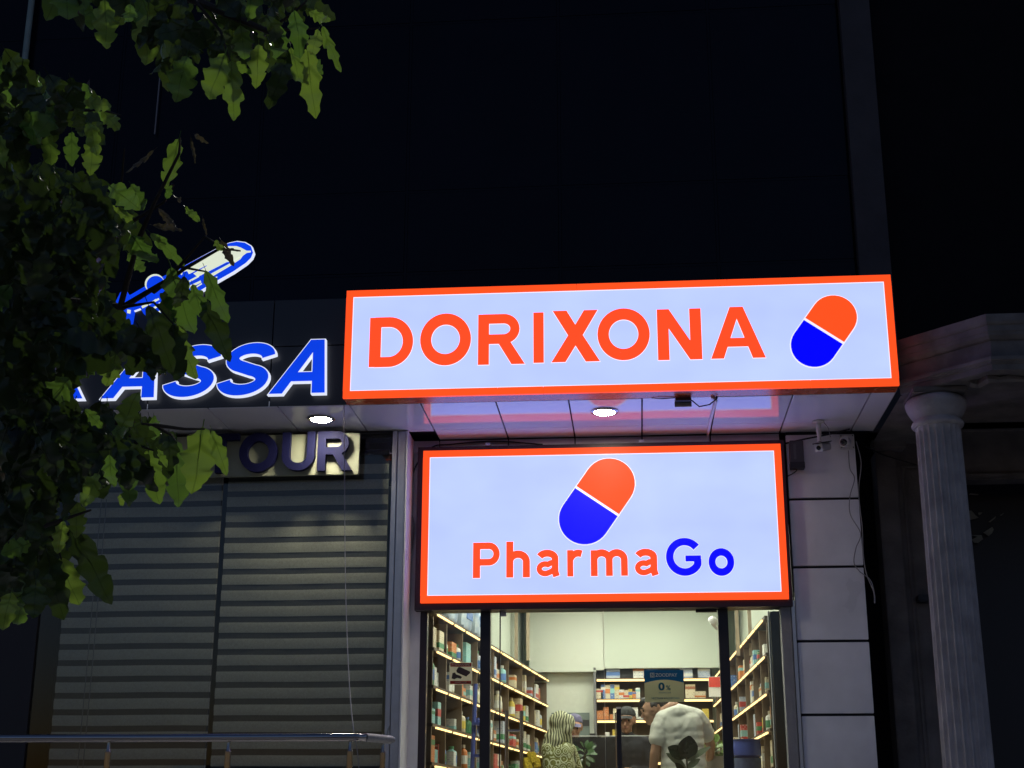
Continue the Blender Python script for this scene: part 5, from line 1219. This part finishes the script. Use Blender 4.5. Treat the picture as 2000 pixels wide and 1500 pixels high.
# --- pharmacists behind the counter
def pharmacist(label, hx, hy, Y, capm, wear, fdir, folded):
    hc = at(hx,hy,Y); zt_ = hc.z+.13; neck = hc-Vector((0,-.02,.13)); pel = Vector((hc.x,Y+.02,hc.z-.72)); hup = Vector((0,0,1))
    t = thing('person', label, 'person', (hc.x,Y,zf)); 
    shl, shr = neck+Vector((-.185,.02,-.085)), neck+Vector((.185,.02,-.085))
    ell, elr = shl+Vector((-.05,-.02,-.29)), shr+Vector((.05,-.02,-.29))
    if folded: wrl, wrr = ell+Vector((.20,-.17,.0)), elr+Vector((-.20,-.16,.02))
    else: wrl, wrr = ell+Vector((.1,-.2,.0)), elr+Vector((-.1,-.2,.0))
    Lg = legs(pel, Vector((hc.x-.1,Y+.03,zf)), Vector((hc.x+.1,Y+.03,zf)), zf)
    ch = head_chains(hc, fdir, hup) + [[(hc-Vector((0,-.02,.06)),.055),(neck-Vector((0,0,.06)),.06)], [(shl,.055),(ell,.042),(wrl,.028)], [(shr,.055),(elr,.042),(wrr,.028)], [(neck-Vector((0,0,.16)),.11,(1.3,.8,1)),(pel+Vector((0,0,.1)),.12,(1.15,.8,1))]] + hand(wrl, wrl-ell, Vector((0,.2,-1)), 1) + hand(wrr, wrr-elr, Vector((0,.2,-1)), -1)
    for hip,kn,ft in Lg: ch.append([(hip,.085),(kn,.055),(ft+Vector((0,0,.08)),.04),(ft+Vector((0,-.1,.03)),.03)])
    b_ = skin_part('body', ch, M_skin, t, .0095, 4)
    skin_part('sweater', [[(shl,.07),(ell,.058),(wrl.lerp(ell,.12),.046)], [(shr,.07),(elr,.058),(wrr.lerp(elr,.12),.046)], [(neck+Vector((0,.0,-.005)),.066),(neck-Vector((0,0,.05)),.075)], [(shl+Vector((.04,0,.0)),.075),(neck-Vector((0,0,.06)),.085),(shr-Vector((.04,0,.0)),.075)],
        [(neck+Vector((-.06,0,-.16)),.14,(1,.85,1)),(pel+Vector((-.05,0,.05)),.135,(1,.9,1))],[(neck+Vector((.06,0,-.16)),.14,(1,.85,1)),(pel+Vector((.05,0,.05)),.135,(1,.9,1))]], wear, t, .012, 4)
    trousers(t, pel+Vector((0,0,-.08)), Lg, M_trouser); shoes(t, Lg, Vector((0,-1,0)))
    f = fdir.normalized(); x = f.cross(hup)
    cap = skin_part('cap', [[(hc+Vector((0,0,.075))-f*.008,.094,(1,1,.85))],[(hc+Vector((0,0,.065))-f*.012,.1,(1,1,.5))]], capm, b_, .009, 2)
    rows = []
    for i in range(5):
        v = i/4; rows.append([hc+Vector((0,0,.062-.022*v*v-.012*abs(a)**2))+f*(.08+.075*v*(1-.35*a*a))+x*(.082*a*(1-.12*v)) for a in (-1,-.6,-.2,.2,.6,1)])
    mb = MB().grid(rows); mb.build('cap_brim', capm, cap, smooth=True)
    skin_part('hair', [[(hc+x*.068+Vector((0,0,.03))-f*.03,.032),(hc-f*.07+Vector((0,0,.02)),.045),(hc-x*.068+Vector((0,0,.03))-f*.03,.032)]], M_hair, b_, .009, 2)
    add_face(b_, hc, fdir, hup); return t
pharmacist('pharmacist in a black cap and black sweater behind the counter, facing the door', 1224, 1409, 3.25, M_cap, M_blackwool, Vector((-.15,-1,-.12)), True)
pharmacist('pharmacist in a mauve cap half hidden behind the monitor', 1121, 1422, 3.9, M_cap2, mat('grey_sweater',(.12,.12,.14),.85), Vector((.05,-1,-.25)), False)

# ================================================================== OAK TREE IN FRONT, ON THE LEFT
OT = thing('oak_tree', 'street oak with lobed leaves hanging into the left of the picture', 'tree', (-3.1,-7.9,0))
M_bark = mat('oak_bark', (.07,.055,.045), .9, noise=.4, scale=14, bump=1.0, bscale=30)
tp = [(-3.1,-7.9,0),(-3.06,-7.92,1.0),(-3.0,-7.9,2.2),(-2.9,-7.95,3.4),(-2.85,-7.9,4.6),(-2.7,-8.0,6.0)]
MB().tube(tp, [.17,.15,.135,.12,.1,.06], 14).build('trunk', M_bark, OT, smooth=True)
LM = [leaf_mat('oak_leaf_green', (.034,.072,.016), (.055,.10,.022), (2.7,2.7,1.5)), leaf_mat('oak_leaf_yellow', (.046,.088,.017), (.075,.118,.024), (3.0,2.9,1.6)), leaf_mat('oak_leaf_dry', (.06,.052,.032), (.045,.042,.03), (1.0,.95,.7)), leaf_mat('oak_leaf_painted_shade', (.014,.024,.009), (.026,.042,.011), (1.5,1.6,.8))]  # last one is darker: shade of the inner crown put into the leaf colour
def oak_outline(t, seed):
    """half width of a lobed blade at t from base to tip: narrow base, about five rounded lobes"""
    env = .06+.5*math.sin(math.pi*min(1, t**.82))**.8 * (.55+.55*t) * (1-.25*t)
    lob = .66+.36*(1-(.5-.5*math.cos(2*math.pi*(t*3.9+.1*seed)+.6))**2.2)
    return max(.004, env*lob*.72)
LEAFME = {}
def leaf_mesh(var, mi):
    if (var,mi) in LEAFME: return LEAFME[(var,mi)]
    rnd = random.Random(var*17+3); n = 21; rows = []
    fold = (.10,.35,.55,.2,.8,.15)[var]; curl = (.15,.35,-.2,.5,.3,.75)[var]; tw = (.1,-.3,.4,-.2,.6,-.5)[var]; L = .12
    asp = (.95,.9,.8,1.0,.7,.85)[var]
    for i in range(n+1):
        t = i/n; y = L*t; zc_ = -curl*L*t*t*.6+.006*math.sin(t*9+var)
        r = []
        for sg in (-1,0,1):
            if sg == 0: r.append((0, y, zc_)); continue
            wv = oak_outline(t, var+.5*sg)*L*asp*rnd.uniform(.97,1.03) if 0 < i < n else .0015
            a = tw*t; x_v, z_v = sg*wv*math.cos(fold*.8), wv*math.sin(fold)*.9+.004*math.sin(t*21+sg*2+var)
            lag = -.004*math.cos(2*math.pi*(t*4.1))
            r.append((x_v*math.cos(a)-z_v*math.sin(a), y+lag*min(1,wv/.02), zc_+z_v*math.cos(a)+x_v*math.sin(a)))
        rows.append(r)
    mb = MB().grid(rows)
    mb.tube([(0,-.016,.004),(0,-.006,.001),(0,.012,-.0005),(0,.06,rows[n//2][1][2]-.0006)], [.0011,.0011,.001,.0005], 4, caps=False)
    me = bpy.data.meshes.new('leaf'); me.from_pydata(mb.v, [], mb.f)
    for p in me.polygons: p.use_smooth = True
    me.materials.append(LM[mi]); LEAFME[(var,mi)] = me; return me
LEAVES = []     # (matrix, variant, material)
def add_leaf(base, tip, nrm, var, mi, wscale=1.0):
    y = (tip-base); L = y.length; y = y/L; x = y.cross(nrm)
    if x.length < 1e-4: x = y.orthogonal()
    x.normalize(); z = x.cross(y); s = L/.12
    mtx = Matrix((x*s*wscale, y*s, z*s)).transposed().to_4x4(); mtx.translation = base
    LEAVES.append((mtx, var, mi))
rl = random.Random(42)
HAND = [ # base px, tip px, width factor, material
 (135,-60,125,50,1.1,0),(205,0,207,96,1.0,1),(175,10,180,60,1,0),(290,5,288,129,.9,1),(385,45,298,75,.9,3),(365,110,345,199,1.2,0),(440,105,402,197,1.1,1),(452,118,454,223,.8,1),(450,122,489,141,1,1),(505,88,503,168,1.0,1),(562,100,532,204,.7,3),(568,92,586,171,.8,1),(600,92,612,231,.62,1),(622,58,608,111,.8,1),(630,52,664,146,.5,1),(604,22,647,48,.9,1),(574,22,592,99,.8,0),(604,105,629,144,.8,0),(330,110,318,150,1,3),(420,60,415,120,1,3),(470,50,480,125,1,0),(520,30,560,90,1,3),(405,40,360,110,1.1,3),(255,10,250,60,1,0),(320,20,300,90,1,3),(545,50,548,120,1,0),
 (200,214,237,264,1.0,1),(163,200,219,207,1.0,1),(182,272,176,341,.95,1),(97,262,97,325,1.0,1),(140,258,140,323,.8,0),(172,238,192,284,.9,1),(128,186,183,176,1.0,0),(42,238,30,273,.9,0),(0,265,8,326,.6,1),(60,215,66,300,1,0),(110,220,70,290,1,3),(150,210,160,262,1,3),
 (350,270,322,366,.62,1),(300,294,246,344,.3,2),(255,360,286,411,1.0,0),(214,362,272,408,1.0,0),(226,392,257,452,1.0,1),(214,398,198,447,.9,1),(335,362,324,389,.8,0),(362,404,391,435,.6,1),(310,408,346,446,.9,2),(298,440,354,452,.7,2),(294,455,352,507,.6,0),(432,470,458,521,.75,2),(440,485,403,478,.7,1),(430,486,468,490,.5,2),(256,458,302,527,1.0,0),(250,495,284,536,.9,0),(380,262,396,275,.6,2),(372,268,380,320,.4,2),(352,395,340,370,.6,2),(396,425,402,460,.5,2),
 (334,522,374,662,.9,0),(402,528,446,640,.55,0),(345,636,372,757,.85,1),(398,585,448,705,.62,3),(290,596,342,717,.7,3),(376,556,396,622,.9,0),(330,560,330,640,1,3),(360,540,352,610,.8,3),
 (226,694,214,763,1.1,1),(192,706,150,738,1.1,0),(136,738,80,800,1.2,0),(238,836,263,771,1.25,1),(165,800,202,838,1,0),(218,842,262,846,.9,0),(300,812,302,862,.8,0),(250,830,300,845,.9,3),(290,700,300,745,.8,3),
 (396,836,382,958,1.15,1),(414,842,443,926,.7,1),(290,878,309,986,.85,1),(345,862,350,992,.75,0),(308,878,328,913,.8,1),(192,925,160,990,1.0,1),(250,900,255,992,.7,0),(214,888,216,957,.8,0),(235,965,238,990,.7,1),(330,850,335,930,1.0,3),
 (118,1090,150,1184,1.0,1),(142,1032,217,1182,.62,3),(92,1080,115,1203,.9,3),(124,1018,112,1082,1.0,1),(16,985,27,1046,.6,1),(60,1060,2,1082,1.2,0),(22,1158,4,1222,1.2,1),(42,1165,33,1224,1.0,0),(70,1130,66,1210,1,3),(150,980,150,1050,1.0,1),(80,1000,60,1060,1,3),(30,1090,40,1160,1.1,3),(95,1120,80,1190,1,3)]
for i, (a,b,c,d,wf,mi) in enumerate(HAND):
    dist = rl.uniform(3.0,3.7); p = away(a,b,dist); q = away(c,d,dist+rl.uniform(-.05,.05)*1.0)
    view = (CAM-p).normalized(); nrm = (view*(-1 if rl.random()<.3 else 1) + Vector((rl.uniform(-.4,.4), rl.uniform(-.2,.2), rl.uniform(-.4,.4)))).normalized()
    add_leaf(p, q, nrm, rl.choice((0,0,1,3,3,5)) if mi != 2 else rl.choice((2,4,5)), mi, wf*1.0)
def inside(x, y, P):
    r = False; j = len(P)-1
    for i in range(len(P)):
        if ((P[i][1] > y) != (P[j][1] > y)) and x < (P[j][0]-P[i][0])*(y-P[i][1])/(P[j][1]-P[i][1])+P[i][0]: r = not r
        j = i
    return r
MASS = [([(90,-80),(130,-10),(200,20),(290,60),(330,120),(400,150),(470,110),(540,80),(590,30),(630,-80)], 110),
        ([(-60,110),(40,140),(120,180),(180,200),(200,240),(150,270),(60,270),(-60,290)], 70),
        ([(-60,340),(110,345),(210,390),(240,440),(250,480),(230,540),(210,600),(240,650),(270,690),(160,700),(120,740),(150,800),(240,830),(300,850),(260,920),(170,930),(120,960),(100,1060),(60,1150),(-60,1180)], 760),
        ([(262,648),(330,640),(345,690),(310,705),(262,700)], 14)]
for poly, n in MASS:
    xs_ = [p[0] for p in poly]; ys_ = [p[1] for p in poly]; k = 0
    while k < n:
        x, y = rl.uniform(min(xs_),max(xs_)), rl.uniform(min(ys_),max(ys_))
        if not inside(x, y, poly): continue
        if (225 < x < 350 and 500 < y < 660) or (135 < x < 320 and 715 < y < 815): continue
        ang = rl.gauss(.12,.6); Lp = rl.uniform(62,112)
        x2, y2 = x+Lp*math.sin(ang), y+Lp*math.cos(ang)
        if any((232 < xx < 345 and 535 < yy < 625) or (140 < xx < 310 and 735 < yy < 785) for xx, yy in ((x2, y2-35), ((x+x2)/2, (y+y2)/2-35))): continue
        dist = rl.uniform(3.2,4.6); p = away(x, y-35, dist); q = away(x2, y2-35, dist+rl.uniform(-.06,.06))
        view = (CAM-p).normalized(); nrm = (view*rl.choice((1,1,-1)) + Vector((rl.uniform(-.9,.9), rl.uniform(-.5,.5), rl.uniform(-.9,.9)))).normalized()
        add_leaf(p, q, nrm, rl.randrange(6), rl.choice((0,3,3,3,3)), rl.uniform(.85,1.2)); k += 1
inv = Matrix.Translation(-OFF[OT.name])
nsingle = 300; rest = MB()
for i, (mtx, var, mi) in enumerate(LEAVES):
    if i < nsingle:
        o = bpy.data.objects.new('leaf', leaf_mesh(var, mi)); COL.objects.link(o); o.parent = OT; o.matrix_parent_inverse = inv; o.matrix_world = mtx
        o.matrix_basis = mtx
    else:
        me = leaf_mesh(var, 0); rest.add([mtx @ v.co for v in me.vertices], [tuple(p.vertices) for p in me.polygons])
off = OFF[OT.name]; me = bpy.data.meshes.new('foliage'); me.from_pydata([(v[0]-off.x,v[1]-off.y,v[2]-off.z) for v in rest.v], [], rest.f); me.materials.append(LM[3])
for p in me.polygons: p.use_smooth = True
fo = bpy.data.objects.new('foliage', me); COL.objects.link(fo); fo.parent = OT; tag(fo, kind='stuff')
# limbs and twigs reaching the clusters
def twig(name, pts, r0, r1):
    n_ = len(pts); MB().tube(pts, [r0+(r1-r0)*i/(n_-1) for i in range(n_)], 7).build(name, M_bark, OT, smooth=True)
def A_(x, y, d=3.6): return tuple(away(x,y,d))
twig('limb', [(-2.88,-7.92,4.0), A_(-60,-120,4.0), A_(180,-60,3.8), A_(380,0,3.6), A_(520,60,3.5), A_(600,95,3.45)], .022, .003)
twig('limb', [(-2.95,-7.9,3.0), A_(-100,250,4.2), A_(60,210,3.9), A_(150,215,3.6)], .02, .003)
twig('limb', [(-2.98,-7.9,2.6), A_(-120,560,4.2), A_(60,580,4.0), A_(240,600,3.7), A_(330,545,3.55), A_(400,462,3.45)], .018, .0022)
twig('limb', [(-3.0,-7.9,2.3), A_(-100,800,4.1), A_(60,820,3.8), A_(220,825,3.5), A_(300,830,3.4)], .018, .003)
twig('limb', [(-3.02,-7.9,2.0), A_(-90,1090,4.0), A_(0,1062,3.5), A_(80,1030,3.4), A_(178,996,3.35)], .014, .0025)
twig('twig', [A_(235,600,3.7), A_(270,470,3.55), A_(300,400,3.5), A_(350,300,3.45), A_(352,268,3.4)], .008, .002)
twig('twig', [A_(262,430,3.6), A_(320,395,3.5), A_(340,360,3.5)], .005, .002)
twig('twig', [A_(300,570,3.6), A_(360,525,3.5), A_(430,485,3.4), A_(470,490,3.4)], .006, .002)
twig('twig', [A_(400,462,3.45), A_(430,480,3.4)], .003, .002)
twig('twig', [A_(230,450,3.6), A_(240,330,3.55), A_(243,290,3.5)], .004, .0015)
twig('twig', [A_(300,830,3.4), A_(360,838,3.4), A_(400,838,3.4)], .005, .002)
twig('twig', [A_(520,60,3.5), A_(575,25,3.45), A_(600,0,3.45)], .004, .002)
twig('twig', [A_(520,60,3.5), A_(620,55,3.45)], .004, .002)
twig('twig', [A_(230,826,3.5), A_(270,870,3.45), A_(300,880,3.4)], .004, .002)
twig('twig', [A_(345,520,3.55), A_(400,530,3.5)], .004, .002)

for (a,b,c,d,e,f) in ((150,215,200,215,236,225),(60,210,95,250,97,268),(240,600,300,590,345,640),(220,825,215,860,214,890),(80,1030,110,1060,120,1092),(380,0,430,60,450,120),(60,580,130,640,190,705),(60,820,110,790,135,745),(300,830,335,850,345,865)):
    twig('twig', [A_(a,b,3.55), A_(c,d,3.5), A_(e,f,3.45)], .0045, .0016)

# leave no empty group tags behind
for o in scene.objects:
    if 'group' in o.keys() and not o['group']: del o['group']
